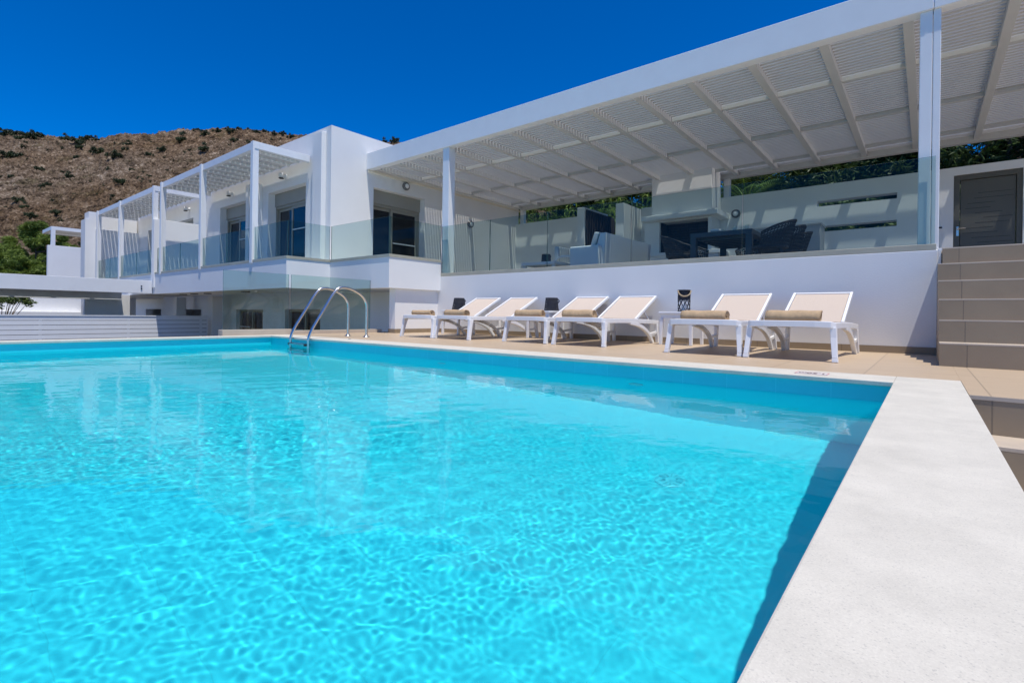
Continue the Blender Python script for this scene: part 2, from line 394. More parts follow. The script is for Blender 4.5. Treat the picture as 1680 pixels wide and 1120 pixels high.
# deck, steps down beside the pool
DY = PY1 + .396
MBd = MB(); MBd.box((-8.3, DY, -1.8), (PX1 + CW + .001, 6.95, -.001)); MBd.box((PX1 + CW + .0015, 3.35, -1.8), (6., 6.95, -.001))
struct(MBd.build('pool_deck', DECKT, fix=False))
st = thing('lower_staircase', 'beige tiled steps going down beside the right edge of the pool', 'stairs', (0, 3.2, 0))
for k in range(1, 9):
    y1 = 3.345 - .29 * (k - 1); zt = -.183 * k
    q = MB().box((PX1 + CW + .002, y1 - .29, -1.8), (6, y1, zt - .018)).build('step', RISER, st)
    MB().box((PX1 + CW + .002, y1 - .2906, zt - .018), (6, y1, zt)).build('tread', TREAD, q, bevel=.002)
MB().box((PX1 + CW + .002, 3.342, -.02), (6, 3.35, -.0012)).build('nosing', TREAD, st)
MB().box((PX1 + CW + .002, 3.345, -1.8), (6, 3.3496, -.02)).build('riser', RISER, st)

# main staircase up to the terrace
st = thing('staircase', 'six tiled steps climbing from the pool deck to the terrace door', 'stairs', (0, 5.3, 0))
for k in range(6):
    y0 = 5.3 + .3 * k; zt = 1.1 * (k + 1) / 6
    xl = .085 if k < 5 else .125
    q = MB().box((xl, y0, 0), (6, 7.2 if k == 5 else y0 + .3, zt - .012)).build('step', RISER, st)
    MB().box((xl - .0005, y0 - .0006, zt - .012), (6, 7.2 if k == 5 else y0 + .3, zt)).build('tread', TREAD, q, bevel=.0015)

# terrace floor
struct(MB().box((-10.04, 7.2, .8), (7, 12.5, 1.1)).build('terrace_floor', TERRT))

# retaining wall under the terrace
rw = thing('retaining_wall', 'long white wall behind the sun loungers carrying the terrace', 'wall', (-3.7, 6.95, 0))
MB().box((-7.6, 6.95, -.3), (.088, 7.2, 1.1)).build('wall', WALLW, rw, bevel=.006)
MB().box((-7.486, 6.951, 1.1005), (.075, 7.2, 1.165)).build('sill', SILL, rw, bevel=.004)
MB().box((-7.55, 6.94, -.0005), (.085, 6.9495, .075)).build('skirting', RISER, rw)
MB().box((.0885, 6.955, .9), (.118, 7.19, 1.115)).build('end_cap', WALLW, rw, bevel=.004)

# ------------------------------------------------------------------ the villa
XM = -10.04                                        # face towards the terrace
YM = 6.07                                          # face towards the pool
YB = 4.79                                          # balcony front
villa = thing('villa', 'white flat-roofed villa with balconies and dark glass doors', 'house', (XM, YM, 0))
mb = MB()
mb.wall(1, YM, YM + .32, -17., XM, 1.2, 4.42, ((-12.9, -11.08, 1.2, 3.34), (-15.82, -14.05, 1.2, 3.33)))
mb.wall(0, XM - .32, XM, YM + .32, 12.62, .8, 4.42, ((7.17, 8.73, .8, 3.3),))
mb.build('upper_wall', WHITE, villa)
MB().box((-17, YM + .32, 4.2), (XM - .32, 12.62, 4.36)).build('roof', WHITE, villa)
MB().wall(1, YM + .05, YM + .37, -24.15, -17.002, 1.2, 4.3, ((-19.6, -18.0, 1.2, 3.3), (-22.4, -20.7, 1.2, 3.3))).build('upper_wall', WHITE, villa)
MB().box((-24.15, YM + .37, 4.1), (-17.002, 12.6, 4.25)).build('roof', WHITE, villa)
MB().box((XM - .001, 7.0, 3.615), (XM + .045, 12.6, 3.665)).build('wall_strip', mat('cream_strip', (.8, .74, .62), .7), villa, bevel=.003)  # thin cream strip standing out from the wall
MB().box((-10.6, YM - .115, 1.38), (-10.235, YM - .001, 4.3)).build('pilaster', WHITE, villa, bevel=.005)
for x in (-13.62, -13.3):
    MB().box((x - .09, YM - .2, 1.38), (x + .09, YM - .001, 3.62)).build('pilaster', WHITE, villa, bevel=.005)

def window(ax, c, u0, u1, z0, z1, parent, sgn):
    """sliding glass door set back in its opening: shutter box, frame, two leaves"""
    def bx(m, ua, ub, za, zb, d0, d1):
        a, b_ = sorted((c + sgn * d0, c + sgn * d1))
        if ax == 0: m.box((a, ua, za), (b_, ub, zb))
        else: m.box((ua, a, za), (ub, b_, zb))
        return m
    hb = .32
    wn = MB(); bx(wn, u0 + .002, u1 - .002, z1 - hb, z1 - .002, -.3, -.17)
    wn = wn.build('window', SHUT, parent, bevel=.004)
    fr = MB(); t = .06; zt = z1 - hb - .002
    bx(fr, u0 + .002, u0 + t, z0, zt, -.29, -.2); bx(fr, u1 - t, u1 - .002, z0, zt, -.29, -.2); bx(fr, u0 + t, u1 - t, zt - t, zt, -.29, -.2)
    um = u0 + (u1 - u0) * .44
    for a, b_, d in ((u0 + t + .004, um + .03, -.25), (um - .03, u1 - t - .004, -.215)):
        s_ = .065
        bx(fr, a, a + s_, z0, zt - t - .003, d - .03, d); bx(fr, b_ - s_, b_, z0, zt - t - .003, d - .03, d)
        bx(fr, a + s_, b_ - s_, zt - t - .07, zt - t - .003, d - .03, d); bx(fr, a + s_, b_ - s_, z0, z0 + .08, d - .03, d)
    fr.build('frame', OLIVE, wn)
    for a, b_, d in ((u0 + t + .07, um - .037, -.25), (um + .037, u1 - t - .07, -.215)):
        pn = MB(); bx(pn, a, b_, z0 + .08, zt - t - .07, d - .02, d - .012); pn.build('pane', PANE, wn)
    rl = MB(); bx(rl, um + .04, u1 - .13, z0 + .98, z0 + 1.005, -.21, -.2); rl.build('handrail', METAL, wn)
    bk = MB(); bx(bk, u0, u1, z0, z1, -.36, -.325); bk.build('black_backing', BLACKM, wn)  # black sheet closing the opening behind the panes
window(1, YM, -12.9, -11.08, 1.38, 3.34, villa, -1)
window(1, YM, -15.82, -14.05, 1.38, 3.33, villa, -1)
window(0, XM, 7.17, 8.73, 1.1, 3.3, villa, 1)
window(1, YM + .05, -19.6, -18.0, 1.38, 3.3, villa, -1)
window(1, YM + .05, -22.4, -20.7, 1.38, 3.3, villa, -1)

# balcony slab: stepped outline, upstand with a beige sill
poly = [(-23.4, YB), (-9.417, YB), (-9.417, 5.7), (-7.488, 5.7), (-7.488, 6.949), (-9.9, 6.949), (-9.9, YM - .001), (-23.4, YM - .001)]
MB().prism(poly, 2, .82, 1.38).build('balcony', WALLW, villa)
so_ = .012
poly2 = [(-23.4, YB - so_), (-9.417 + so_, YB - so_), (-9.417 + so_, 5.7 - so_), (-7.488 + so_, 5.7 - so_), (-7.488 + so_, 6.949), (-7.65, 6.949), (-7.65, 5.86), (-9.58, 5.86), (-9.58, 4.95), (-23.4, 4.95)]
MB().prism(poly2, 2, 1.381, 1.43).build('sill', SILL, villa)
for x in (-16.1, -15.3, -14.4, -12.2):
    MB().lathe([(.09, .80), (.09, .8195)], (x, 5.25, 0), 20).build('downlight', BLACKM, villa)
# walls that part the balconies
MB().box((-17.03, YB - .035, 1.0), (-16.87, YM - .0015, 2.93)).build('partition', WALLW, villa, bevel=.006)
MB().box((-23.52, YB + .02, 1.0), (-23.38, YM + .049, 3.28)).build('partition', WALLW, villa, bevel=.006)
MB().prism([(4.52, -1.8), (YM, -1.8), (YM, 3.62), (YM, 3.9), (4.62, 3.9), (4.62, 3.62), (4.52, 3.62)], 0, -24.15, -23.53).build('end_wall', WHITE, villa)
# storey below, in the shade of the balcony
MB().box((-7.73, 5.9, -1.8), (-7.56, 6.9495, .819)).build('lower_wall', WALLW, villa)
MB().box((-7.74, 5.885, -.0005), (-7.545, 5.8995, .075)).build('skirting', RISER, villa)
MB().box((-7.5595, 5.9, -.0005), (-7.545, 6.94, .075)).build('skirting', RISER, villa)
mb = MB().wall(1, 6.95, 7.2, -27, -7.735, -1.8, .819, ((-25.6, -23.7, -.6, .41), (-22.2, -19.6, -.6, .41), (-16.8, -15.0, -1.8, .42), (-13.7, -11.9, -1.8, .44)))
mb.build('lower_wall', WALLW, villa)
MB().box((-27, 9.2, -1.8), (-9.35, 9.4, .819)).build('lower_wall', WALLW, villa)
MB().box((-27, 6.95, .82), (-9.9, 9.4, 1.0)).build('ceiling', WALLW, villa)
MB().box((-27, 6.072, .82), (-23.41, 6.949, 1.0)).build('ceiling', WALLW, villa)
MB().box((-27.2, 6.95, -1.8), (-27.001, 9.4, .819)).build('lower_wall', WALLW, villa)
MB().box((-10.95, 6.8, -1.8), (-7.74, 6.949, .818)).build('lower_wall', WALLW, villa)
for x0, x1 in ((-17.35, -17.05), (-20.4, -20.1)):
    MB().box((x0, 6.35, -1.8), (x1, 6.65, .818)).build('column', WHITE, villa, bevel=.004)
for x0, x1, z1 in ((-16.79, -15.01, .415), (-13.69, -11.91, .435)):
    q = MB().box((x0, 7.11, -1.78), (x1, 7.13, z1)).build('window', PANE, villa)
    xm = (x0 + x1) / 2; f_ = MB(); f_.box((x0, 7.05, z1 - .07), (x1, 7.109, z1))
    for a in (x0, xm - .04, x1 - .07): f_.box((a, 7.05, -1.78), (a + .07, 7.109, z1 - .0705))
    f_.build('frame', OLIVE, q)
    MB().box((x0 + .1, 7.02, -.12), (xm - .1, 7.035, -.1)).build('handrail', METAL, q)

# ------------------------------------------------------------------ slatted roofs
def slats(name, parent, a0, a1, c0, c1, z, pitch, width, th, along):
    """flat slats running along axis `along` between a0 and a1, repeated from c0 to c1"""
    m = MB(); n = int((c1 - c0 - width) / pitch) + 1
    for i in range(n):
        c = c0 + i * pitch
        if along == 0: m.box((a0, c, z), (a1, c + width, z + th))
        else: m.box((c, a0, z), (c + width, a1, z + th))
    return m.build(name, SLATM, parent, fix=False)

pg = thing('terrace_pergola', 'large white slatted pergola roofing the dining terrace', 'pergola', (-5, 6.97, 1.1))
ZB, ZT = 3.66, 4.03
MB().box((XM + .001, 6.97, ZB), (.03, 7.13, ZT)).build('front_beam', METAL, pg, bevel=.006)
MB().box((.034, 6.972, ZB), (4.2, 7.132, ZT)).build('front_beam', METAL, pg, bevel=.006)
MB().box((XM + .06, 12.6, ZB), (4.2, 12.75, ZT - .04)).build('back_beam', BEAMM, pg, bevel=.006)
for x0, x1 in ((-7.52, -7.34), (-.083, .024), (.029, .094)):
    MB().box((x0, 7.0, 1.1655 if x0 < .02 else 1.1), (x1, 7.17, ZB - .001)).build('post', METAL, pg, bevel=.006)
for x in (-9.9, -3.72, 2.6):
    MB().box((x - .07, 12.62, 3.205), (x + .07, 12.73, ZB - .001)).build('post', METAL, pg, bevel=.004)
rx = [-9.93] + [-.19 - .82 * k for k in range(11, -1, -1)] + [.69, 1.51, 2.33, 3.15]
rx = sorted(rx)
for x in rx:
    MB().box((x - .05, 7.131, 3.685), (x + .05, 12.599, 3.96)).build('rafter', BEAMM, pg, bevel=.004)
for i in range(len(rx) - 1):
    a0, a1 = rx[i] + .051, rx[i + 1] - .051
    if a1 - a0 < .2: continue
    for y in (8.5, 10.3, 12.05):
        MB().box((a0, y, 3.712), (a1, y + .06, 3.77)).build('purlin', BEAMM, pg, fix=False)
    ns_ = int((12.352 - 7.17) / .092); y0_ = 12.352 - ns_ * .092
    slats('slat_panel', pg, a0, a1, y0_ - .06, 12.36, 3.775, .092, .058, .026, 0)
    MB().box((a0, 12.387, 3.775), (a1, 12.597, 3.8)).build('sun_block_plate', METAL, pg, fix=False)  # plate added to keep the sun off the back beam

def small_pergola(label, xa, xb, posts, zt, dark=0):
    p = thing('balcony_pergola', label, 'pergola', ((xa + xb) / 2, YB, 1.4), 'pergolas over the balconies')
    MB().box((xa, YB + .01, zt - .15), (xb, YB + .11, zt)).build('front_beam', METAL, p, bevel=.004)
    for x in (xa, xb - .09):
        MB().box((x, YB + .111, zt - .15), (x + .09, YM - .055 if xa > -17 else YM - .005, zt - .001)).build('side_beam', METAL, p, bevel=.004)
    for x, zb in posts:
        MB().box((x - .055, YB - .028, zb), (x + .055, YB + .0095, zt - .002)).build('post', METAL, p, bevel=.003)
        MB().box((x - .04, YB + .0105, zb + .05), (x + .04, YB + .1, zt - .151)).build('post', METAL, p, bevel=.003)
    n = int((xb - xa - .2) / .42)
    xs_ = [xa + .09 + (xb - xa - .18) * k / (n + 1) for k in range(n + 2)]
    for x in xs_[1:-1]:
        MB().box((x - .025, YB + .111, zt - .088), (x + .025, YM - .056, zt - .045)).build('rafter', METAL, p, fix=False)
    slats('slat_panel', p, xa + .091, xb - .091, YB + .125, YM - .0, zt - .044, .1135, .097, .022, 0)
    return p
small_pergola('white slatted pergola on thin posts over the nearer balcony', -16.45, -10.82, ((-10.87, 1.36), (-13.6, 1.36), (-16.4, 1.36)), 3.89)
small_pergola('white slatted pergola over the farther balcony beyond the dividing wall', -23.35, -17.0, ((-17.05, 1.1), (-20.35, 1.3), (-23.1, 1.3)), 3.89)

# lower pergola over the patio beside the pool
lp = thing('patio_pergola', 'low white pergola with a deep side beam over the lower patio', 'pergola', (-17.1, 1, -1.8))
MB().box((-17.2, -3.2, .83), (-17.05, YB - .012, 1.19)).build('front_beam', METAL, lp, bevel=.005)
MB().box((-18.95, -3.2, .66), (-18.8, YB - .3, 1.06)).build('back_beam', METAL, lp, bevel=.005)
for z in (.96, 1.03):
    MB().lathe([(.018, 0), (.018, .02)], (-17.0495, YB - .27, z), 12, axis=0).build('bolt', BLACKM, lp)
for k in range(10):
    y = -3 + k * .84
    if y < 4.4: MB().box((-18.799, y, .86), (-17.201, y + .08, 1.06)).build('rafter', METAL, lp, fix=False)
slats('slat_panel', lp, -3.2, YB - .3, -18.9, -17.22, 1.065, .11, .094, .025, 1)
MB().box((-18.94, -3.1, -1.8), (-18.81, -2.96, .659)).build('post', METAL, lp)
MB().box((-18.94, -1.0, -1.8), (-18.81, -.87, .659)).build('post', METAL, lp)

# neighbouring terrace at the far left
fv = thing('neighbour_house', 'farthest white house block showing behind the end of the villa', 'house', (-31, 6, -1.8))
MB().box((-30.22, 4.49, -1.8), (-30, 9, 3.17)).build('wall', WALLW, fv, bevel=.01)
fp = thing('roof_pergola', 'small white pergola on the roof of the farthest white block', 'pergola', (-31, 4.6, 3.2))
MB().box((-30.14, 4.6, 3.171), (-30, 4.74, 3.86)).build('post', METAL, fp)
MB().box((-30.14, 8.6, 3.171), (-30, 8.74, 3.86)).build('post', METAL, fp)
MB().box((-30.14, 4.6, 3.861), (-30, 9, 4.01)).build('front_beam', METAL, fp)
MB().box((-32., 4.6, 3.861), (-31.86, 9, 4.01)).build('back_beam', METAL, fp)
MB().box((-31.859, 4.6, 3.861), (-30.141, 4.74, 4.01)).build('side_beam', METAL, fp)
slats('slat_panel', fp, 4.75, 9, -31.85, -30.16, 3.9, .11, .08, .025, 1)

# lower garden walls at the left
gw = thing('patio_wall', 'white stepped garden wall behind the grey slatted fence', 'wall', (-22, 2, -1.8))
MB().box((-22.6, -4, -1.8), (-22.25, 4.2, .75)).build('wall', WALLW, gw, bevel=.008)
MB().box((-22.2499, -4, -1.8), (-21.9, 4.2, .27)).build('bench', WALLW, gw, bevel=.008)
gw = thing('end_pier', 'cream wall end under the corner of the balcony', 'wall', (-19.1, 4, -1.8))
MB().box((-19.4, 3.66, -1.8), (-19.0, 4.75, .815)).build('wall', WHITE, gw, bevel=.006)

# fence of wide horizontal boards
fe = thing('slat_fence', 'low pale grey fence of horizontal boards beyond the pool', 'fence', (-17, 1.5, -1.8))
zt = .185
for i in range(15):
    z1 = zt - i * .118
    MB().box((-17.03, -3.2, z1 - .106), (-17.0, 6.2, z1)).build('board', METAL, fe, fix=False)
MB().box((-17.06, -3.2, zt + .001), (-16.985, 6.2, zt + .025)).build('cap_rail', METAL, fe)
for y in (-3, -1.2, .6, 2.4, 4.2, 6.0):
    MB().box((-17.09, y, -1.8), (-17.031, y + .06, zt)).build('post', METAL, fe)
MB().box((-17.065, -3.2, -1.8), (-17.061, 6.2, zt - .01)).build('backing', BLACKM, fe)

# ------------------------------------------------------------------ glass
def glass_run(label, axis, c, us, z0, z1, gap=.012):
    mid = [0, 0, z0]; mid[axis] = (us[0] + us[-1]) / 2; mid[1 - axis] = c
    t = thing('glass_balustrade', label, 'balustrade', tuple(mid), 'frameless glass balustrades')
    for a, b_ in zip(us[:-1], us[1:]):
        m = MB(); lo, hi = c - .006, c + .006
        p0 = [0, 0, z0]; p1 = [0, 0, z1]; p0[axis] = a + gap / 2; p1[axis] = b_ - gap / 2; p0[1 - axis] = lo; p1[1 - axis] = hi
        g = m.box(tuple(p0), tuple(p1)).build('glass_panel', [GLASS, GEDGE], t)
        # polished edges read dark green
        for pol in g.data.polygons:
            n = pol.normal
            if abs(n[1 - axis]) < .5: pol.material_index = 1
        g.data.update()
    return t
glass_run('long glass balustrade along the terrace edge under the large pergola', 0, 6.965, [-7.47, -6.2, -4.92, -3.4, -1.85, .07], 1.166, 2.09)
glass_run('short glass balustrade on the pool side of the projecting balcony box', 0, 5.712, [-9.40, -7.505], 1.431, 2.105)
glass_run('short glass balustrade on the end of the projecting balcony box', 1, -7.5, [5.722, 6.955], 1.431, 2.105)
glass_run('glass balustrade on the balcony return beside the projecting box', 1, -9.43, [4.815, 5.7], 1.431, 2.105)
glass_run('glass balustrade of the nearer balcony between the thin white posts', 0, 4.825, [-16.8, -15.05, -13.66, -12.2, -10.93, -9.44], 1.431, 2.105)
glass_run('glass balustrade of the farther balcony beyond the dividing wall', 0, 4.825, [-23.3, -21.6, -20.4, -18.7, -17.1], 1.431, 2.105)

gc = thing('glass_curb', 'low pale concrete curb under the poolside glass screen', 'curb', (-8, 4.1, 0))
MB().box((-8.1, 3.1, -.3), (-7.94, 4.14, .085)).build('curb', TREAD, gc, bevel=.004)
MB().box((-8.09, 4.143, -.3), (-7.95, 5.9, .06)).build('curb', TREAD, gc, bevel=.004)
for (y0, y1, z0, lab) in ((3.13, 4.12, .0851, 'glass screen on the low curb left of the pool ladder'), (4.165, 5.68, .0601, 'glass screen behind the pool ladder next to the house corner')):
    t = thing('glass_screen', lab, 'glass screen', (-8.02, (y0 + y1) / 2, 0), 'glass screens at the pool end')
    g = MB().box((-8.026, y0, z0), (-8.014, y1, .968)).build('glass_panel', [GLASS2, GEDGE], t)
    for pol in g.data.polygons:
        if abs(pol.normal[0]) < .5: pol.material_index = 1

# ------------------------------------------------------------------ wall lamps
def wall_lamp(loc, ang, label, ball=False):
    t = thing('wall_lamp', label, 'wall lamp', loc, 'round wall lamps')
    t.rotation_euler = (0, 0, ang)          # local -Y points away from the wall
    MB().lathe([(.06, 0), (.085, .012), (.1, .03), (.1, .055), (.078, .075)], (0, 0, 0), 24, axis=1)
    pr = [(.095, -.001), (.1, -.02), (.1, -.05), (.085, -.07), (.062, -.0705)]
    m = MB().lathe([(r_, h_) for r_, h_ in pr], (0, 0, 0), 24, axis=1)
    o = m.build('housing', mat('grey_lamp_housing', (.16, .16, .16), .45), None, smooth=True); o.parent = t
    m = MB().lathe([(.06, -.0706), (.052, -.085), (.03, -.096), (.008, -.1)], (0, 0, 0), 20, axis=1)
    o = m.build('diffuser', RESIN, None, smooth=True); o.parent = t
    return t
def spot_lamp(loc, label):
    t = thing('wall_lamp', label, 'wall lamp', loc, 'round wall lamps')
    o = MB().lathe([(.045, -.001), (.045, -.03), (.03, -.035), (.03, -.07)], (0, 0, 0), 16, axis=1).build('bracket', METAL, None, smooth=True); o.parent = t
    m = MB().lathe([(.02, -.085), (.07, -.055), (.09, 0), (.085, .045), (.05, .08), (.015, .09)], (0, -.12, 0), 20, axis=2)
    m.v = [(a * .75, (b_ + .12) * .75 - .12, c * .75) for a, b_, c in m.v]
    o = m.build('housing', RESIN, None, smooth=True); o.parent = t
    o = MB().lathe([(.05, -.101), (.066, -.085)], (0, -.12, .022), 18).build('diffuser', BLACKM, None); o.parent = t
    return t
wall_lamp((XM, 8.1, 3.5), R(90), 'round grey wall lamp above the glass door under the large pergola')
wall_lamp((XM, 10.41, 2.9), R(90), 'round grey wall lamp low on the striped sunlit wall behind the balustrade')
wall_lamp((-3.46, 12.5, 2.78), 0, 'round grey wall lamp on the terrace back wall right of the barbecue')
spot_lamp((-12.0, YM, 3.62), 'small white ball lamp above the nearer balcony door')
spot_lamp((-14.95, YM, 3.6), 'small white ball lamp above the second balcony door')
spot_lamp((-18.3, YM + .05, 3.6), 'small white ball lamp beyond the balcony dividing wall')

# ------------------------------------------------------------------ pool fittings
ld = thing('pool_ladder', 'stainless steel pool ladder with two curved handrails', 'pool ladder', (-6.74, 4.1, 0))
def arc(path, n=5):
    """round the corners of a polyline (Chaikin)"""
    P = [Vector(p) for p in path]
    for _ in range(n):
        Q = [P[0]]
        for a, b_ in zip(P[:-1], P[1:]): Q += [a * .75 + b_ * .25, a * .25 + b_ * .75]
        P = Q + [P[-1]]
    return P
for x in (-6.985, -6.505):
    pth = [(x, 4.55, 0), (x, 4.55, .3), (x, 4.545, .565), (x, 4.33, .70), (x, 4.1, .735), (x, 3.99, .63), (x, 3.85, .4), (x, 3.63, .06), (x, 3.625, -.12), (x, 3.625, -.95)]
    MB().tube(arc(pth, 3), .0195, 14).build('rail', STEEL, ld, smooth=True)
    MB().lathe([(.052, .0005), (.052, .006), (.03, .016), (.024, .03)], (x, 4.55, 0), 20).build('flange', STEEL, ld, smooth=True)
    MB().lathe([(.02, 0), (.03, .003), (.03, .02), (.02, .024)], (x, 3.63, -.85), 14, axis=1).build('bumper', BLACKM, ld)
for z in (-.085, -.34, -.6, -.85):
    q = MB().box((-6.96, 3.58, z - .012), (-6.53, 3.66, z + .012)).build('step', STEEL, ld, bevel=.004)
    for x in (-6.965, -6.533): MB().box((x, 3.575, z - .016), (x + .012, 3.664, z + .016)).build('end_cap', BLACKM, q)
for x in (-7.2, -6.1):
    tag(MB().lathe([(.02, .0004), (.02, .004), (.012, .006)], (x, 4.0, 0), 14).build('deck_anchor', STEEL), 'small steel anchor in the coping ' + ('left of the pool ladder' if x < -7 else 'right of the pool ladder'), 'anchor', 'anchors in the coping')

POOLD = mat('teal_slot', (.01, .47, .55), .6)
dr = thing('floor_drain', 'round white grille drain on the pool floor', 'drain', (-1.05, 2.65, ZF))
MB().lathe([(.08, .0005), (.08, .006), (.066, .01)], (-1.05, 2.65, ZF), 28).build('rim', mat('turquoise_plastic', (.045, .64, .73), .4), dr)
for k in range(10):
    a = 2 * math.pi * k / 10
    MB().beam((-1.05 + .03 * math.cos(a), 2.65 + .03 * math.sin(a), ZF + .0105), (-1.05 + .062 * math.cos(a), 2.65 + .062 * math.sin(a), ZF + .0105), .008, .003).build('slot', POOLD, dr)
for o in bpy.data.objects:
    if o.parent == dr: o.cycles.is_caustics_receiver = True
for x, lab in ((-3.95, 'farther white inlet nozzle in the shaded long pool wall'), (-1.75, 'nearer white inlet nozzle in the shaded long pool wall')):
    t = thing('pool_inlet', lab, 'inlet', (x, PY1 + .02, -.42), 'inlets in the pool wall')
    o = MB().lathe([(.06, .0), (.06, -.01), (.045, -.016), (.02, -.018)], (x, PY1 + .0199, -.42), 22, axis=1).build('flange', RESIN, t, smooth=False)

dm = thing('depth_marking', 'red and dark 1.50m depth marking on the white pool edge', 'depth marking', (-.58, 3.86, 0))
MB().box((-.675, 3.79, .0003), (-.485, 3.93, .0022)).build('plate', mat('pale_plate', (.62, .6, .58), .5), dm)
fr = MB(); 
fr.box((-.672, 3.793, .0023), (-.488, 3.797, .003)); fr.box((-.672, 3.923, .0023), (-.488, 3.927, .003)); fr.box((-.672, 3.7975, .0023), (-.668, 3.9225, .003)); fr.box((-.492, 3.7975, .0023), (-.488, 3.9225, .003))
fr.build('border', REDM, dm, fix=False)
cu = bpy.data.curves.new('depth_text', 'FONT'); cu.body = '1.50m'; cu.size = .072; cu.align_x = 'CENTER'; cu.align_y = 'CENTER'; cu.extrude = .0004; cu.offset = .0012
to = bpy.data.objects.new('lettering', cu); C.objects.link(to); to.rotation_euler = (0, 0, math.pi); to.scale = (.9, 1.25, 1)
dg = bpy.context.evaluated_depsgraph_get(); me = bpy.data.meshes.new_from_object(to.evaluated_get(dg)); bpy.data.objects.remove(to)
to = bpy.data.objects.new('lettering', me); C.objects.link(to); to.parent = dm; to.location = (0, 0, .0028); to.rotation_euler = (0, 0, math.pi); to.scale = (.9, 1.25, 1)
me.materials.clear(); me.materials.append(DARKP)

# ------------------------------------------------------------------ sun loungers
def make_lounger():
    t = thing('sun_lounger', '', 'sun lounger', (0, 0, 0), 'white sun loungers along the terrace wall')
    zs = .315
    # front bar, gently bowed, and the two side rails with their arched rear legs
    m = MB(); m.sweep([(-.335, .05, zs - .012), (-.31, .012, zs - .004), (-.2, 0, zs), (.2, 0, zs), (.31, .012, zs - .004), (.335, .05, zs - .012)], .055, .036, side=(0, 0, 1))
    m.build('front_bar', RESIN, t, bevel=.005)
    for s in (-1, 1):
        x = .325 * s
        m = MB(); m.sweep([(x, .03, zs - .012), (x, .4, zs - .01), (x, .8, zs - .012), (x, 1.2, zs - .02), (x, 1.62, zs - .035)], .036, .055)
        m.build('side_rail', RESIN, t, bevel=.005)
        # front leg: tapered, splayed forwards and outwards
        m = MB(); m.sweep([(x, .05, zs - .03), (x + .008 * s, .035, .2), (x + .022 * s, .0, .03)], [.05, .046, .04], [.075, .055, .048]); q = m.build('leg', RESIN, t, bevel=.004)
        m = MB(); m.sweep([(x + .022 * s, .0, .0302), (x + .024 * s, -.004, .0)], .043, .05); m.build('foot', RESIN, q, bevel=.003)
        # arched rear leg
        pts = [(x, .72, zs - .035), (x, .95, zs - .06), (x, 1.15, zs - .11), (x, 1.32, zs - .19), (x + .01 * s, 1.43, .0)]
        pts = arc(pts, 2)
        m = MB(); m.sweep(pts, .04, [.045] * len(pts)); m.build('leg', RESIN, t, bevel=.004)
        m = MB(); m.sweep([(x, 1.575, zs - .06), (x + .004 * s, 1.58, .14), (x + .012 * s, 1.6, .0)], .042, [.06, .05, .044]); m.build('leg', RESIN, t, bevel=.004)
        m = MB(); m.sweep([(x, 1.3, zs - .2), (x, 1.58, zs - .17)], .03, .03); m.build('brace', RESIN, t)
    # seat sling, sagging a little
    nx_, ny_ = 8, 14; V_ = []; F_ = []
    for j in range(ny_ + 1):
        for i in range(nx_ + 1):
            u = i / nx_ * 2 - 1; v = j / ny_
            V_.append((u * .307, .02 + v * 1.0, zs + .012 - .045 * (1 - u * u) * math.sin(math.pi * min(1, v * 1.05)) ** .7))
    for j in range(ny_):
        for i in range(nx_):
            a = j * (nx_ + 1) + i; F_.append((a, a + 1, a + nx_ + 2, a + nx_ + 1))
    n0 = len(V_); V_ += [(a, b_, c - .004) for a, b_, c in V_]; F_ += [tuple(n0 + q for q in f[::-1]) for f in F_]
    o = mesh_np('seat', V_, F_, SLING, t, smooth=True)
    # backrest: framed sling leaning on its prop
    p0 = Vector((0, 1.02, zs + .015)); p1 = Vector((0, 1.66, .64)); d = (p1 - p0).normalized(); w2 = .275
    m = MB()
    nrm = Vector((0, -d.z, d.y))
    m.box((-w2 + .02, -.004, 0), (w2 - .02, .004, (p1 - p0).length))
    rot = Matrix((Vector((1, 0, 0)), -nrm, d)).transposed()
    m.v = [tuple(p0 + rot @ Vector(v)) for v in m.v]
    bk = m.build('backrest', SLING, t)
    for s in (-1, 1):
        m = MB().beam(p0 + Vector((w2 * s, 0, 0)) - d * .02, p1 + Vector((w2 * s, 0, 0)) + d * .012, .026, .036, up=nrm); m.build('back_frame', RESIN, bk, bevel=.004)
    m = MB().beam(p1 + Vector((-w2 + .0135, 0, 0)), p1 + Vector((w2 - .0135, 0, 0)), .024, .03, up=nrm); m.build('back_frame', RESIN, bk, bevel=.004)
    for s in (-1, 1):
        m = MB().beam(Vector((.2 * s, 1.38, .47)), Vector((.24 * s, 1.56, .27)), .02, .02); m.build('prop', RESIN, t)
    for y in (.35, .75):
        pass
    m = MB().beam((-.305, 1.02, zs - .03), (.305, 1.02, zs - .03), .03, .03); m.build('cross_bar', RESIN, t)
    return t
LX = [(-6.03, 5.12, 1.2), (-5.29, 5.14, -.6), (-4.07, 5.27, -1.4), (-3.235, 5.24, .9), (-1.69, 5.02, 1.), (-.93, 4.98, -.8)]
LN = ['leftmost white sun lounger, next to the house corner', 'second white sun lounger from the left, its towel end by the first',
      'third white sun lounger from the left, right of the middle dark lantern', 'fourth white sun lounger from the left, left of the tall rope-handled lantern',
      'white sun lounger just right of the side table with the tall lantern', 'rightmost white sun lounger, nearest the tiled steps']
proto = make_lounger()
for i, ((x, y, a), lab) in enumerate(zip(LX, LN)):
    o = proto if i == 0 else copy_tree(proto)
    o.location = (x, y, 0); o.rotation_euler = (0, 0, R(a)); o['label'] = lab

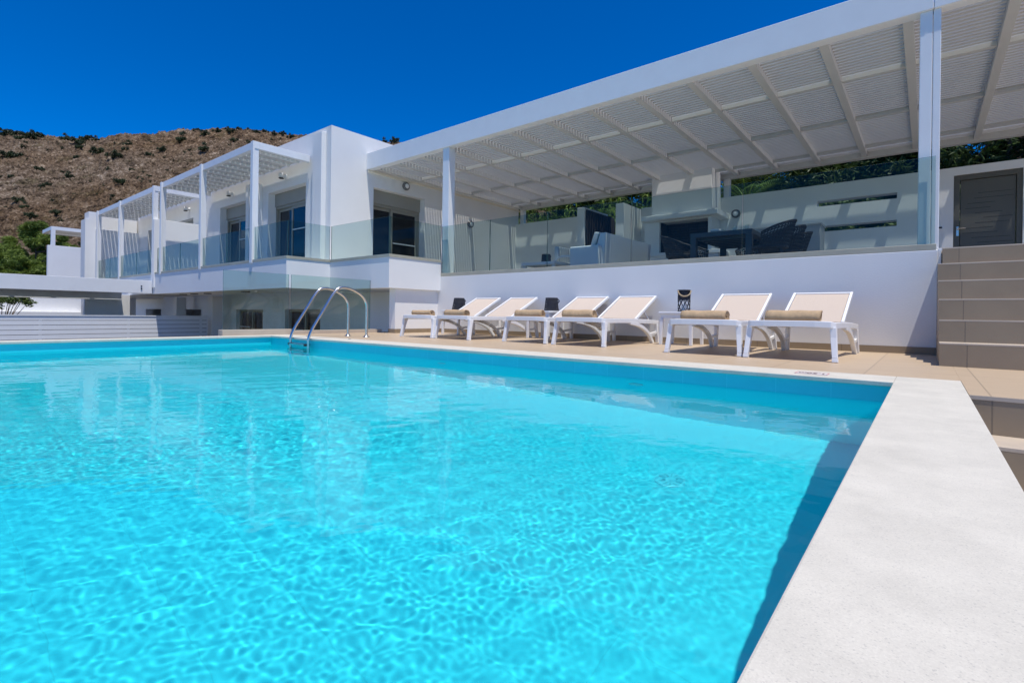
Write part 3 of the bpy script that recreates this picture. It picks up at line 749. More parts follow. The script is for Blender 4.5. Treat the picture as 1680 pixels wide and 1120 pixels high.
def make_towel(i, L, r_, flat, rot):
    """rolled towel: a spiral sheet, slightly slumped"""
    rnd = random.Random(i); n = 96; turns = 3.6; V_ = []; F_ = []; K = 16
    out = []
    for k in range(n + 1):
        f = k / n; a = -f * turns * 2 * math.pi + rot; rr = r_ * (.12 + .88 * f)
        rr *= 1 + .03 * math.sin(3 * a + i)
        out.append((rr * math.cos(a), max(rr * math.sin(a) * flat, -r_ * .9 * flat)))
    for j in range(K + 1):
        u = j / K; xo = (u - .5) * L
        for k, (a, b_) in enumerate(out):
            tail = 0.012 * (k / n) * (1 if j == K else -1 if j == 0 else 0)
            V_.append((xo + tail + .006 * math.sin(k * .23 + i) * (1 if j in (0, K) else 0), a + .003 * math.sin(9 * u + k * .1), b_ + r_ * .9 * flat + .002 * math.sin(13 * u + k * .2)))
    for j in range(K):
        for k in range(n):
            a = j * (n + 1) + k; F_.append((a, a + 1, a + n + 2, a + n + 1))
    o = mesh_np('rolled_towel', V_, F_, TOWEL, None, smooth=True)
    so2 = o.modifiers.new('thick', 'SOLIDIFY'); so2.thickness = .009; so2.offset = -1
    tag(o, None, 'towel', 'rolled towels on the sun loungers')
    return o
TW = [(-6.1, 5.3, .40, .052), (-5.33, 5.27, .42, .056), (-4.13, 5.45, .42, .058), (-3.3, 5.36, .42, .058), (-1.72, 5.17, .42, .055), (-.92, 5.1, .41, .057)]
for i, (x, y, L, r_) in enumerate(TW):
    o = make_towel(i, L, r_, .95, 1.1 + i * .7); o.location = (x, y, .324); o.rotation_euler = (0, 0, R([2, -3, 1, -1, 0, 2][i]))
    o['label'] = 'rolled beige towel on the ' + ['leftmost sun lounger', 'second sun lounger from the left', 'third sun lounger from the left', 'fourth sun lounger from the left', 'sun lounger beside the tall rope-handled lantern', 'rightmost sun lounger'][i]

# side tables and lanterns
def make_table():
    t = thing('side_table', '', 'side table', (0, 0, 0), 'white side tables between the sun loungers')
    MB().box((-.225, -.225, .4), (.225, .225, .43)).build('table_top', RESIN, t, bevel=.005)
    MB().box((-.2, -.2, .345), (.2, .2, .3995)).build('apron', RESIN, t, bevel=.003)
    for sx in (-1, 1):
        for sy in (-1, 1):
            MB().beam((.19 * sx, .19 * sy, .344), (.2 * sx, .2 * sy, 0), .045, .045, w2=.036, h2=.036).build('leg', RESIN, t, bevel=.004)
    return t
pt = make_table()
for i, (x, y, lab) in enumerate(((-6.62, 6.6, 'white side table left of the first sun lounger, under a squat dark lantern'), (-4.68, 6.6, 'white side table behind the second and third loungers, under a dark woven lantern'), (-2.5, 6.62, 'white side table under the tall lantern with a rope handle'))):
    o = pt if i == 0 else copy_tree(pt); o.location = (x, y, 0); o['label'] = lab

def lattice(m, r0, r1, z0, z1, n, k, w):
    """crossing diagonal strips round a cone"""
    for s in (-1, 1):
        for i in range(n):
            a0 = 2 * math.pi * i / n; P = []
            for j in range(k + 1):
                f = j / k; a = a0 + s * f * math.pi * .55; rr = r0 + (r1 - r0) * f
                P.append((rr * math.cos(a), rr * math.sin(a), z0 + (z1 - z0) * f))
            m.tube(P, w, 5)
    return m
def make_lantern(r0, r1, h, dense):
    t = thing('lantern', '', 'lantern', (0, 0, 0), 'dark woven lanterns')
    m = MB(); lattice(m, r0, r1, .012, h - .01, 16 if dense else 9, 8, .0065 if dense else .004)
    for z, rr in ((.008, r0), (h, r1)) + (((h * .33, r0 + (r1 - r0) * .33), (h * .66, r0 + (r1 - r0) * .66)) if dense else ()):
        m.tube([(rr * math.cos(2 * math.pi * k / 24), rr * math.sin(2 * math.pi * k / 24), z) for k in range(24)], .008, 6, closed=True)
    m.build('weave', WICKL, t, fix=False)
    MB().lathe([(r0 * .96, 0.001), (r0 * .96, .012)], (0, 0, 0), 24).build('base', WICKL, t)
    if dense: MB().lathe([(r0 * .8, .0125), (r1 * .82, h * .93)], (0, 0, 0), 24).build('liner', BLACKM, t)
    else:
        MB().lathe([(r1 * .93, h * .55), (r1 * .93, h * .99)], (0, 0, 0), 24).build('band', WICKL, t)
        MB().lathe([(.035, .0125), (.035, .1)], (0, 0, 0), 20).build('candle', RESIN, t)
    rr = r1; hh = .5 if dense else .75
    P = [(rr * math.cos(a) * 1.02, -.0 - rr * .98 * math.sin(a) * .55, h - .006 - rr * hh * math.sin(a) * 1.25) for a in [math.pi * k / 16 for k in range(17)]]
    if dense: P = [(rr * 1.0 + .03 * math.sin(a), 0, h - .01 - .07 * a / math.pi) for a in [math.pi * k / 12 for k in range(13)]]
    else: P = [(p[0], p[1] - rr * .55, p[2]) for p in P]
    MB().tube(P, .009, 8).build('handle', WICKL if dense else ROPE, t, smooth=True)
    return t
for (x, y, r0, r1, h, dn, lab) in ((-6.56, 6.55, .125, .088, .215, True, 'squat dark woven lantern on the side table nearest the house'),
                                   (-4.58, 6.62, .11, .09, .2, True, 'squat dark woven lantern between the second and third loungers'),
                                   (-2.47, 6.62, .075, .078, .28, False, 'tall open lattice lantern with a beige rope handle')):
    o = make_lantern(r0, r1, h, dn); o.location = (x, y, .4305); o['label'] = lab; o.rotation_euler = (0, 0, R(25))

# ------------------------------------------------------------------ terrace back wall and what stands on the terrace
YW = 12.5
bw = thing('garden_wall', 'white terrace back wall with two long slots and a dark door', 'wall', (-1, YW, 1.1))
MB().wall(1, YW, YW + .25, -5.83, 5, .8, 3.2, ((-1.83, -.467, 2.745, 2.863), (-1.83, -.467, 2.206, 2.325), (.374, 1.292, .8, 3.05))).build('wall', WALLW, bw)
dq = MB(); dq.box((.376, YW + .03, 1.1), (.462, YW + .12, 3.048)); dq.box((1.215, YW + .03, 1.1), (1.29, YW + .12, 3.048)); dq.box((.4625, YW + .03, 2.955), (1.2145, YW + .12, 3.048))
fr = dq.build('door_frame', DOORM, bw, bevel=.004)
dl = MB().box((.47, YW + .055, 1.105), (1.207, YW + .1, 2.947)).build('door', DOORM, bw, bevel=.003)
m = MB()
rnd = random.Random(4)
for k in range(17):
    z = 1.25 + k * .09; c = .84 + .14 * math.sin(k * 1.3); L_ = .16 + .12 * rnd.random()
    m.box((max(.5, c - L_), YW + .0535, z), (min(1.18, c + L_), YW + .0549, z + .006))
m.build('groove', GROOVE, dl, fix=False)
m = MB(); m.lathe([(.02, 0), (.02, -.03), (.012, -.035)], (.44, YW + .03, 2.06), 14, axis=1)
m.tube([(.44, YW - .01, 2.06), (.53, YW - .01, 2.06), (.545, YW - .005, 2.06)], .009, 8)
m.box((.418, YW + .024, 1.93), (.452, YW + .0298, 2.1)); m.build('handle', STEEL, dl, fix=False)
kp = thing('intercom', 'small grey intercom plate on the wall beside the dark door', 'intercom', (.2, YW, 2.1))
MB().box((.15, YW - .022, 2.07), (.245, YW - .0005, 2.13)).build('housing', METAL, kp, bevel=.004)
MB().box((.165, YW - .0245, 2.085), (.215, YW - .0222, 2.117)).build('screen', BLACKM, kp)
# left part of the back wall
lw = thing('garden_wall', 'white terrace wall left of the dark gate, under the reeds', 'wall', (-8.5, YW, 1.1))
MB().box((-10.04, YW, .8), (-7.18, YW + .25, 3.2)).build('wall', WALLW, lw)
MB().box((-7.175, 11.5, .8), (-6.95, YW + .25, 3.2)).build('pier', WALLW, lw, bevel=.005)
pr = thing('gate_pier', 'white wall pier right of the dark gate passage', 'wall', (-5.93, 12, 1.1))
MB().box((-6.05, 11.5, .8), (-5.832, 12.76, 3.17)).build('wall', WALLW, pr, bevel=.005)
gf = thing('screen_fence', 'dark brown fence of upright slats along the gate passage', 'fence', (-6.9, 13, 1.1))
for k in range(13): MB().box((-6.949, 11.56 + k * .12, 1.1), (-6.91, 11.56 + k * .12 + .085, 3.14)).build('slat', GATEM, gf, fix=False)
MB().box((-6.948, 11.55, 1.1), (-6.935, 13.15, 3.1)).build('backing', BLACKM, gf)
gt = thing('garden_gate', 'dark brown closed gate at the end of the passage', 'gate', (-6.5, 13.2, 1.1))
MB().box((-6.93, 13.2, 1.1), (-5.9, 13.25, 3.2)).build('panel', GATEM, gt)
MB().lathe([(.02, 0), (.03, -.03), (.02, -.06)], (-6.2, 13.2, 2.1), 14, axis=1).build('handle', STEEL, gt)

bq = thing('barbecue', 'white built-in barbecue with tall chimney and dark brick firebox', 'barbecue', (-4.5, 12.1, 1.1))
MB().box((-5.255, 11.85, 2.79), (-3.815, 12.499, 4.75)).build('chimney', WALLW, bq, bevel=.006)
MB().box((-5.44, 11.64, 2.675), (-3.62, 12.499, 2.789)).build('hood_ledge', WALLW, bq, bevel=.005)
m = MB().wall(1, 11.88, 12.49, -5.44, -3.82, 1.9, 2.674, ((-5.06, -3.9, 1.9, 2.65),)); m.build('surround', WALLW, bq)
m = MB(); m.box((-5.055, 12.3, 1.9), (-3.905, 12.36, 2.67)); m.build('firebox', FIREB, bq)
MB().box((-5.055, 11.95, 1.902), (-5.03, 12.299, 2.67)).build('firebox', FIREB, bq); MB().box((-3.93, 11.95, 1.902), (-3.905, 12.299, 2.67)).build('firebox', FIREB, bq)
m = MB(); 
for k in range(22): m.box((-5.0 + k * .048, 11.95, 2.12), (-4.99 + k * .048, 12.28, 2.13))
m.build('grill', BLACKM, bq, fix=False)
MB().box((-5.44, 11.75, 1.82), (-3.6, 12.499, 1.9)).build('worktop', WALLW, bq, bevel=.004)
MB().box((-5.4, 11.8, 1.1), (-3.64, 12.49, 1.8195)).build('base', WALLW, bq)
ct = thing('counter', 'long pale grey kitchen counter along the terrace back wall', 'counter', (-2.3, 12.1, 1.1))
MB().box((-3.0, 11.9, 1.1), (-1.68, 12.498, 2.27)).build('base', mat('pale_grey_counter', (.42, .43, .44), .6), ct, bevel=.004)
MB().box((-3.02, 11.88, 2.2705), (-1.66, 12.498, 2.31)).build('worktop', mat('grey_worktop', (.36, .37, .38), .4), ct, bevel=.003)

# dining table and chairs
dt = thing('dining_table', 'long dark grey dining table with square portal legs', 'dining table', (-2.8, 9.9, 1.1))
MB().box((-3.315, 9.15, 1.78), (-2.28, 10.95, 1.862)).build('table_top', TABLEM, dt, bevel=.004)
for y in (9.15, 10.85):
    for x0, x1 in ((-3.315, -3.215), (-2.38, -2.28)):
        MB().box((x0, y, 1.1), (x1, y + .1, 1.7795)).build('leg', TABLEM, dt, bevel=.004)
m = MB()
for k in range(7): m.box((-3.2, 9.3 + k * .22, 1.74), (-2.4, 9.34 + k * .22, 1.7795))
m.build('under_rail', TABLEM, dt, fix=False)

def make_chair():
    """woven tub chair: a curved shell with open weave, seat pad and four legs"""
    t = thing('wicker_chair', '', 'chair', (0, 0, 0), 'dark wicker chairs round the dining table')
    m = MB(); nA, nZ = 26, 7; grid = []
    for i in range(nA + 1):
        a = R(-118 + 236 * i / nA)        # 0 = back (local +x)
        row = []
        edge = abs(i / nA - .5) * 2
        hgt = .82 - .20 * edge ** 1.6
        for j in range(nZ + 1):
            f = j / nZ; z = .40 + (hgt - .40) * f
            rr = .245 + .07 * f
            row.append(Vector((rr * math.cos(a) * 1.02 + .05 * f, rr * math.sin(a) * 1.05, z)))
        grid.append(row)
    for j in range(nZ + 1): m.tube([g[j] for g in grid], .0095 if j not in (0, nZ) else .016, 5)
    for i in range(0, nA + 1):
        m.tube(grid[i], .008, 4)
    for i in range(nA):           # diagonal weave
        m.tube([grid[i][j] * (1 - (j % 2)) + grid[i + 1][j] * (j % 2) for j in range(nZ + 1)], .007, 4)
    m.build('shell', WICK, t, fix=False)
    m = MB(); m.lathe([(.22, .36), (.27, .39), (.27, .42), (.2, .435)], (0, 0, 0), 28); m.build('seat', WICK, t)
    for sx in (-1, 1):
        for sy in (-1, 1): MB().beam((.16 * sx, .16 * sy, .37), (.22 * sx, .22 * sy, 0), .035, .035, w2=.025, h2=.025).build('leg', WICK, t)
    return t
ch = make_chair()
CH = [(-1.98, 9.05, 8, 'dark wicker chair at the near right corner of the dining table'), (-1.96, 9.75, -4, 'dark wicker chair in the middle of the right side of the table'), (-1.98, 10.5, 3, 'dark wicker chair at the far right end of the dining table'),
      (-3.62, 9.5, 184, 'dark wicker chair at the near left side of the dining table'), (-3.6, 10.35, 176, 'dark wicker chair at the far left side of the dining table'), (-2.8, 11.3, 90, 'dark wicker chair at the far end of the dining table by the barbecue')]
for i, (x, y, a, lab) in enumerate(CH):
    o = ch if i == 0 else copy_tree(ch); o.location = (x, y, 1.1); o.rotation_euler = (0, 0, R(a)); o['label'] = lab

def make_glass():
    t = MB().lathe([(.028, 0), (.036, .11), (.034, .11), (.026, .008)], (0, 0, 0), 18).build('tumbler', CLEAR, None, smooth=True)
    return tag(t, 'clear drinking glass standing in the cluster on the dining table', 'glass', 'clear glasses on the dining table')
g0 = make_glass()
for i, (x, y) in enumerate(((-2.62, 9.4), (-2.52, 9.5), (-2.68, 9.55), (-2.42, 9.38), (-2.9, 9.7))):
    o = g0 if i == 0 else g0.copy()
    if i: C.objects.link(o)
    o.location = (x, y, 1.8622)
bo = thing('serving_bowl', 'small white bowl on the left half of the dining table', 'bowl', (-2.95, 9.4, 1.8622))
MB().lathe([(.04, 0), (.09, .05), (.1, .07), (.09, .066), (.03, .01)], (-2.95, 9.4, 1.8622), 24).build('bowl', RESIN, bo, smooth=True)

# lounge corner: sofa, low table, armchair
sf = thing('outdoor_sofa', 'white outdoor sofa with high leaning back on the terrace', 'sofa', (-5.1, 9.6, 1.1))
MB().prism([(8.6, 1.1), (10.65, 1.1), (10.65, 1.52), (8.6, 1.52)], 0, -5.44, -4.86).build('base', SOFAM, sf, bevel=.02)
MB().box((-5.44, 8.45, 1.1), (-4.8, 8.598, 1.705)).build('armrest', SOFAM, sf, bevel=.03, seg=3)
MB().box((-5.44, 10.652, 1.1), (-4.8, 10.8, 1.7)).build('armrest', SOFAM, sf, bevel=.03, seg=3)
MB().prism([(-4.98, 1.53), (-4.85, 1.95), (-4.72, 1.95), (-4.8, 1.15), (-4.858, 1.15), (-4.858, 1.53)], 1, 8.6, 10.65).build('backrest', SOFAM, sf, bevel=.015)
for k in range(3): MB().box((-5.43, 8.61 + k * .68, 1.521), (-4.99, 8.61 + k * .68 + .67, 1.63)).build('seat_cushion', CUSH, sf, bevel=.03, seg=3)
for k in range(3):
    MB().prism([(-5.11, 1.631), (-5.0, 1.631), (-4.87, 1.97), (-4.99, 1.99)], 1, 8.62 + k * .68, 8.62 + k * .68 + .65).build('back_cushion', CUSH, sf, bevel=.03, seg=3)
lt = thing('low_table', 'low white coffee table near the glass with a dark lantern on it', 'coffee table', (-6.1, 8.6, 1.1))
MB().box((-6.56, 8.35, 1.38), (-5.72, 8.95, 1.44)).build('table_top', SOFAM, lt, bevel=.006)
for x in (-6.53, -5.81):
    for y in (8.38, 8.86): MB().box((x, y, 1.1), (x + .06, y + .06, 1.3795)).build('leg', SOFAM, lt)
o = make_lantern(.095, .085, .17, True); o.location = (-6.1, 8.6, 1.4403); o['label'] = 'squat dark lantern on the low white coffee table'
ac = thing('lounge_armchair', 'cream framed lounge armchair between the coffee table and the sofa', 'armchair', (-5.95, 9.4, 1.1))
for y in (9.1, 9.7):
    MB().tube(arc([(-6.25, y, 1.1), (-6.25, y, 1.62), (-5.72, y, 1.62), (-5.66, y, 1.4), (-5.72, y, 1.1)], 3), .02, 10).build('arm_frame', RESIN, ac, smooth=True)
MB().box((-6.24, 9.125, 1.36), (-5.72, 9.675, 1.48)).build('seat_cushion', CUSH, ac, bevel=.03, seg=3)
MB().box((-6.27, 9.125, 1.49), (-6.15, 9.675, 1.85)).build('back_cushion', CUSH, ac, bevel=.03, seg=3)
tg = thing('folded_cloth', 'crumpled grey cloth lying near the terrace edge', 'cloth', (-.9, 7.6, 1.1))
V_ = []; F_ = []
for j in range(9):
    for i in range(17):
        u = i / 16; v = j / 8; e = min(1, 6 * min(u, 1 - u, v, 1 - v))
        V_.append((-1.22 + .6 * u, 7.45 + .3 * v, 1.1 + .004 + e * (.075 + .05 * noise.noise((u * 5, v * 4, 2))) * (.5 + .8 * u)))
for j in range(8):
    for i in range(16): a = j * 17 + i; F_.append((a, a + 1, a + 18, a + 17))
mesh_np('cloth', V_, F_, mat('grey_cloth', (.3, .31, .32), .95, bump=.6, bscale=120), tg, smooth=True)

# ------------------------------------------------------------------ vegetation
def leaf_quads(P, rg, L, W, up=.3, droop=0.):
    """one narrow diamond leaf per point"""
    n = len(P)
    d = rg.normal(size=(n, 3)); d[:, 2] = d[:, 2] * .7 + up; d[:, 2] -= droop; d /= np.linalg.norm(d, axis=1)[:, None]
    s = np.cross(d, rg.normal(size=(n, 3))); s /= np.linalg.norm(s, axis=1)[:, None] + 1e-9
    l = L * (.6 + .8 * rg.random(n))[:, None]; w_ = W * (.6 + .8 * rg.random(n))[:, None]
    V = np.stack([P - d * l * .5, P + s * w_ * .5, P + d * l * .5, P - s * w_ * .5], 1).reshape(-1, 3)
    F = np.arange(4 * n).reshape(n, 4)
    return V, F
def clump_points(rg, centres, radii, n, shell=.55):
    i = rg.integers(0, len(centres), n); d = rg.normal(size=(n, 3)); d /= np.linalg.norm(d, axis=1)[:, None]
    r_ = (shell + (1 - shell) * rg.random(n)) ** 1.0 * np.where(rg.random(n) < .75, 1, rg.random(n))
    return centres[i] + d * (r_ * radii[i])[:, None] * np.array([1, 1, .72])
def make_tree(seed, name, h, spread, base, ncl, nleaf, L, W, m, trunk=True, cr=(.16, .3), flat=.75):
    """tapered trunk with limbs; crown of leaf clumps carried on the limbs"""
    rg = np.random.default_rng(seed); rnd = random.Random(seed)
    t = thing(name, '', 'tree', (0, 0, 0))
    cs = []; tips = []
    for k in range(ncl):
        f = (k + .5) / ncl; a = k * 2.4 + rnd.random(); z = base + (h - base) * (f ** .8)
        prof = math.sin(math.pi * min(1, .18 + .82 * f)) ** .6
        rr = spread * prof * math.sqrt(rnd.random()) * 1.0
        c = Vector((rr * math.cos(a), rr * math.sin(a), z)); cs.append(c); tips.append(c)
    cs_ = np.array([tuple(c) for c in cs]); rad = np.array([spread * rnd.uniform(*cr) * (1.15 - .4 * (c.z - base) / (h - base)) for c in cs])
    if trunk:
        mb = MB(); lean = Vector((rnd.uniform(-.3, .3), rnd.uniform(-.3, .3), 0))
        pth = [Vector((0, 0, 0)), lean * .3 + Vector((0, 0, h * .3)), lean * .6 + Vector((0, 0, h * .6)), lean + Vector((0, 0, h * .93))]
        r0 = h * .022; mb.tube(arc(pth, 2), [r0 * (1 - .85 * k / 12) for k in range(len(arc(pth, 2)))], 9)
        for c in cs[::2]:
            zz = max(h * .12, c.z - rnd.uniform(.4, 1.0) * spread * .5); b0 = lean * (zz / h) + Vector((0, 0, zz))
            mid = (b0 + c) / 2 + Vector((0, 0, -.05 * spread)); mb.tube([b0, mid, c], [r0 * .42, r0 * .28, r0 * .1], 6)
        mb.build('trunk', BARK, t, smooth=True, fix=False)
    P = clump_points(rg, cs_, rad, nleaf)
    V, F = leaf_quads(P, rg, L, W)
    mesh_np('crown', V, F, m, t)
    return t
def put(t, x, y, z, rot, sc, lab, group=None, cat=None):
    t.location = (x, y, z); t.rotation_euler = (0, 0, rot); t.scale = (sc, sc, sc) if isinstance(sc, (int, float)) else sc
    t['label'] = lab
    if group: t['group'] = group
    if cat: t['category'] = cat
    return t
def at(px, d):
    """ground position seen in column px of the frame at forward distance d (metres)"""
    s_ = (px - 840) / 836; q = FW * d + RT * (s_ * d); return q.x, q.y

# pines at the far left
p1 = make_tree(21, 'pine_tree', 7.4, 2.5, 1.6, 46, 26000, .34, .05, PINEL)
p2 = make_tree(22, 'pine_tree', 6.0, 2.8, 1.0, 44, 24000, .34, .05, PINEL)
GP = 'pine trees beyond the farthest house'
x, y = at(60, 47); put(p1, x, y, -1.3, 0, (1.15, 1.15, 1.27), 'tallest bright green pine left of the farthest white block', GP)
x, y = at(8, 50); put(p2, x, y, -1.4, 1, 1.28, 'lower pine tree cut by the left edge of the picture', GP)
t = copy_tree(p2); x, y = at(104, 52); put(t, x, y, -1.4, 2.2, 1.36, 'pine tree seen through the small roof pergola', GP)
t = copy_tree(p1); x, y = at(32, 42); put(t, x, y, -2.4, 4, (1.1, 1.1, .92), 'dark lower pine in front of the tallest pine', GP)
t = copy_tree(p1); x, y = at(100, 44); put(t, x, y, -2.4, 5, (1.15, 1.15, .98), 'pine tree just left of the farthest white block', GP)
t = copy_tree(p2); x, y = at(-40, 46); put(t, x, y, -2, 3, 1.1, 'pine standing behind the patio pergola, mostly outside the picture', GP)

# shrub by the fence
rg = np.random.default_rng(5)
sh = thing('oleander_shrub', 'small leafy shrub above the grey fence at the left edge', 'shrub', (-19.8, 2.05, -1.8))
mb = MB(); cs_ = []
rnd = random.Random(9)
for k in range(16):
    a = k * 2.399; rr = .2 + .42 * math.sqrt(k / 16); top = Vector((-19.8 + rr * math.cos(a), 2.02 + rr * math.sin(a), .5 + .38 * rnd.random() - .2 * rr)); cs_.append(tuple(top))
    mb.tube([(-19.8 + .03 * math.cos(a), 2.02 + .03 * math.sin(a), -1.8), (-19.8 + .07 * math.cos(a), 2.02 + .07 * math.sin(a), -.2), top], [.018, .014, .005], 5)
mb.build('stem', BARK, sh, fix=False)
P = clump_points(rg, np.array(cs_), np.full(16, .2), 2100, .2); V, F = leaf_quads(P, rg, .12, .034, up=.5); mesh_np('foliage', V, F, OLIVL, sh)

# trees behind the terrace wall
GB = 'dark trees behind the terrace wall'
b1 = make_tree(31, 'pine_tree', 8.2, 2.9, 1.2, 60, 30000, .30, .05, PINED, cr=(.2, .34))
b2 = make_tree(32, 'pine_tree', 7.2, 2.5, .8, 54, 26000, .28, .055, PINED, cr=(.2, .36))
BT = [(b1, 1650, 14.5, 1.0, 0, 'dark pine rising over the door at the right edge'), (None, 1560, 15.5, 1.0, 2, 'dark pine just right of the double pergola post'), (b2, 1440, 17, 1.05, 1, 'dark pine seen above the two wall slots'),
      (None, 1345, 19, 1.1, 3, 'dark green tree right of the palm leaves'), (None, 1120, 21, .82, 4, 'dark tree hidden behind the barbecue chimney'), (None, 1035, 22, .86, 5, 'dark green tree above the gate pier'),
      (None, 985, 20, .80, .6, 'dark tree above the brown slat fence'), (None, 1215, 24, .9, 1.7, 'dark tree behind the palm left of the sky gap'), (None, 905, 21, .85, 2.6, 'dark green tree behind the reeds'), (None, 1500, 21, 1.1, 5.2, 'dark pine farther back behind the double post'),
      (None, 1760, 16, 1., 4.1, 'dark pine outside the right edge beyond the door')]
for k, (t, px_, d, sc, rot, lab) in enumerate(BT):
    if t is None: t = copy_tree(b1 if k % 2 else b2)
    x, y = at(px_, d); put(t, x, y, 0.2, rot, sc, lab, GB)

# reeds: tall arching leaves on canes
rg = np.random.default_rng(8)
rd = thing('giant_reed', 'bright green reeds leaning over the left end of the terrace wall', 'reeds', (-9, 14.2, 1))
V_ = []; F_ = []; mb = MB()
def ribbon(V_, F_, p, d, L, w_, droop, n=6):
    b0 = len(V_); p = Vector(p); d = Vector(d).normalized(); side = d.cross(Vector((0, 0, 1)))
    side = side.normalized() if side.length > 1e-3 else Vector((1, 0, 0))
    for k in range(n + 1):
        f = k / n; ww = w_ * (1 - f) ** .7 * min(1, .4 + 2.5 * f); V_ += [tuple(p - side * ww / 2), tuple(p + side * ww / 2)]
        p = p + d * (L / n); d = (d + Vector((0, 0, -droop / n))).normalized()
    for k in range(n): a = b0 + 2 * k; F_.append((a, a + 1, a + 3, a + 2))
rnd = random.Random(12)
for k in range(110):
    x = rnd.uniform(-11.6, -6.2); y = rnd.uniform(13.3, 15.6); H_ = rnd.uniform(2.4, 3.6); lean = Vector((rnd.uniform(-.25, .25), rnd.uniform(-.3, .15), 0))
    mb.tube([(x, y, .8), tuple(Vector((x, y, .8 + H_ * .5)) + lean * .3), tuple(Vector((x, y, .8 + H_)) + lean)], [.013, .010, .004], 5)
    for q in range(15):
        f = .25 + .75 * q / 15; p = Vector((x, y, .8 + H_ * f)) + lean * f * f; a = q * 2.6 + k
        ribbon(V_, F_, p, (math.cos(a), math.sin(a), .9), rnd.uniform(.35, .65), .035, rnd.uniform(1.2, 2.4))
mb.build('cane', REEDL, rd, fix=False); mesh_np('leaves', V_, F_, REEDL, rd)

# palms showing between beam and wall
def make_palm(seed):
    rnd = random.Random(seed); t = thing('palm_tree', '', 'palm', (0, 0, 0), 'palms behind the terrace wall')
    MB().tube([(0, 0, 0), (.05, 0, 1.5), (0, .05, 3.2)], [.2, .16, .14], 12).build('trunk', BARK, t, smooth=True, fix=False)
    V_ = []; F_ = []
    for k in range(34):
        a = k * 2.399; el = 1.1 - 1.5 * (k / 34); d = Vector((math.cos(a) * math.cos(el), math.sin(a) * math.cos(el), math.sin(el)))
        p = Vector((0, .05, 3.2)); L_ = rnd.uniform(1.5, 2.0); n = 22; prev = p.copy()
        ribbon(V_, F_, p, d, L_, .05, 1.3, 10)
        for q in range(n):
            f = q / n; sd = d.cross(Vector((0, 0, 1))).normalized()
            for s_ in (-1, 1):
                if f > .12: ribbon(V_, F_, p, (d * .75 + sd * s_ * .8 + Vector((0, 0, -.15))), .48 * math.sin(math.pi * min(.97, .2 + .75 * f)), .03, .9, 3)
            p = p + d * (L_ / n); d = (d + Vector((0, 0, -1.3 / n))).normalized()
    mesh_np('crown', V_, F_, PALML, t)
    return t
pm = make_palm(3)
x, y = at(1222, 17.5); put(pm, x, y, .9, 0, 1.05, 'feathery palm left of the sky gap behind the terrace wall')
t = copy_tree(pm); x, y = at(1300, 18.5); put(t, x, y, 1.5, 1.3, 1.05, 'palm with drooping leaves right of the sky gap')
# clipped greenery low behind the wall
hd = make_tree(41, 'hedge_shrub', 3.0, 1.7, .3, 34, 12000, .16, .07, OLIVL, cr=(.25, .4)); hd['category'] = 'shrub'
for k, (px_, d, sc, lab) in enumerate(((1325, 15.5, 1, 'low green bush above the upper wall slot'), (1400, 15, 1.05, 'low green bush right of the palms'), (1020, 17.5, 1.05, 'low green bush behind the gate pier'), (955, 18, 1.0, 'low green bush behind the slat fence'), (1545, 13.6, 1., 'sunlit bush showing right of the double post'), (1180, 18, .98, 'low bush behind the chimney and palm'))):
    t = hd if k == 0 else copy_tree(hd); x, y = at(px_, d); put(t, x, y, .7, k * 1.3, sc, lab, 'bushes behind the terrace wall')

# ------------------------------------------------------------------ the dry hill
HM, nt, b_ = newmat('dry_rocky_slope'); L = nt.links.new; b_.inputs['Roughness'].default_value = .95; b_.inputs['Specular IOR Level'].default_value = .1
tc = nt.nodes.new('ShaderNodeTexCoord')
def tex(kind, scale, **kw):
    n = nt.nodes.new(kind); n.inputs['Scale'].default_value = scale
    for k, v in kw.items(): n.inputs[k].default_value = v
    L(tc.outputs['Object'], n.inputs['Vector']); return n
n1 = tex('ShaderNodeTexNoise', .02, Detail=6.); n2 = tex('ShaderNodeTexNoise', .35, Detail=9., Roughness=.72); v1 = tex('ShaderNodeTexVoronoi', .45); v2 = tex('ShaderNodeTexVoronoi', .16)
n4 = tex('ShaderNodeTexNoise', 1.3, Detail=7., Roughness=.75); v1.feature = 'DISTANCE_TO_EDGE'
mm = nt.nodes.new('ShaderNodeMath'); mm.operation = 'ADD'; L(n2.outputs['Fac'], mm.inputs[0]); L(n4.outputs['Fac'], mm.inputs[1])
mh = nt.nodes.new('ShaderNodeMath'); mh.operation = 'MULTIPLY'; mh.inputs[1].default_value = .5; L(mm.outputs[0], mh.inputs[0])
cr = nt.nodes.new('ShaderNodeValToRGB'); e = cr.color_ramp.elements
e[0].position = .425; e[0].color = (.026, .02, .014, 1); e[1].position = .62; e[1].color = (.48, .405, .325, 1)
q = cr.color_ramp.elements.new(.475); q.color = (.125, .09, .062, 1); q = cr.color_ramp.elements.new(.54); q.color = (.225, .17, .122, 1); L(mh.outputs[0], cr.inputs[0])
c2 = nt.nodes.new('ShaderNodeValToRGB'); c2.color_ramp.elements[0].position = .38; c2.color_ramp.elements[0].color = (.86, .76, .64, 1); c2.color_ramp.elements[1].position = .62; c2.color_ramp.elements[1].color = (1.02, 1.02, 1.02, 1); L(n1.outputs['Fac'], c2.inputs[0])
mx = nt.nodes.new('ShaderNodeMix'); mx.data_type = 'RGBA'; mx.blend_type = 'MULTIPLY'; mx.inputs[0].default_value = 1; L(cr.outputs[0], mx.inputs[6]); L(c2.outputs[0], mx.inputs[7])
c3 = nt.nodes.new('ShaderNodeValToRGB'); c3.color_ramp.elements[0].position = .53; c3.color_ramp.elements[0].color = (1, 1, 1, 1); c3.color_ramp.elements[1].position = .62; c3.color_ramp.elements[1].color = (.5, .54, .4, 1)
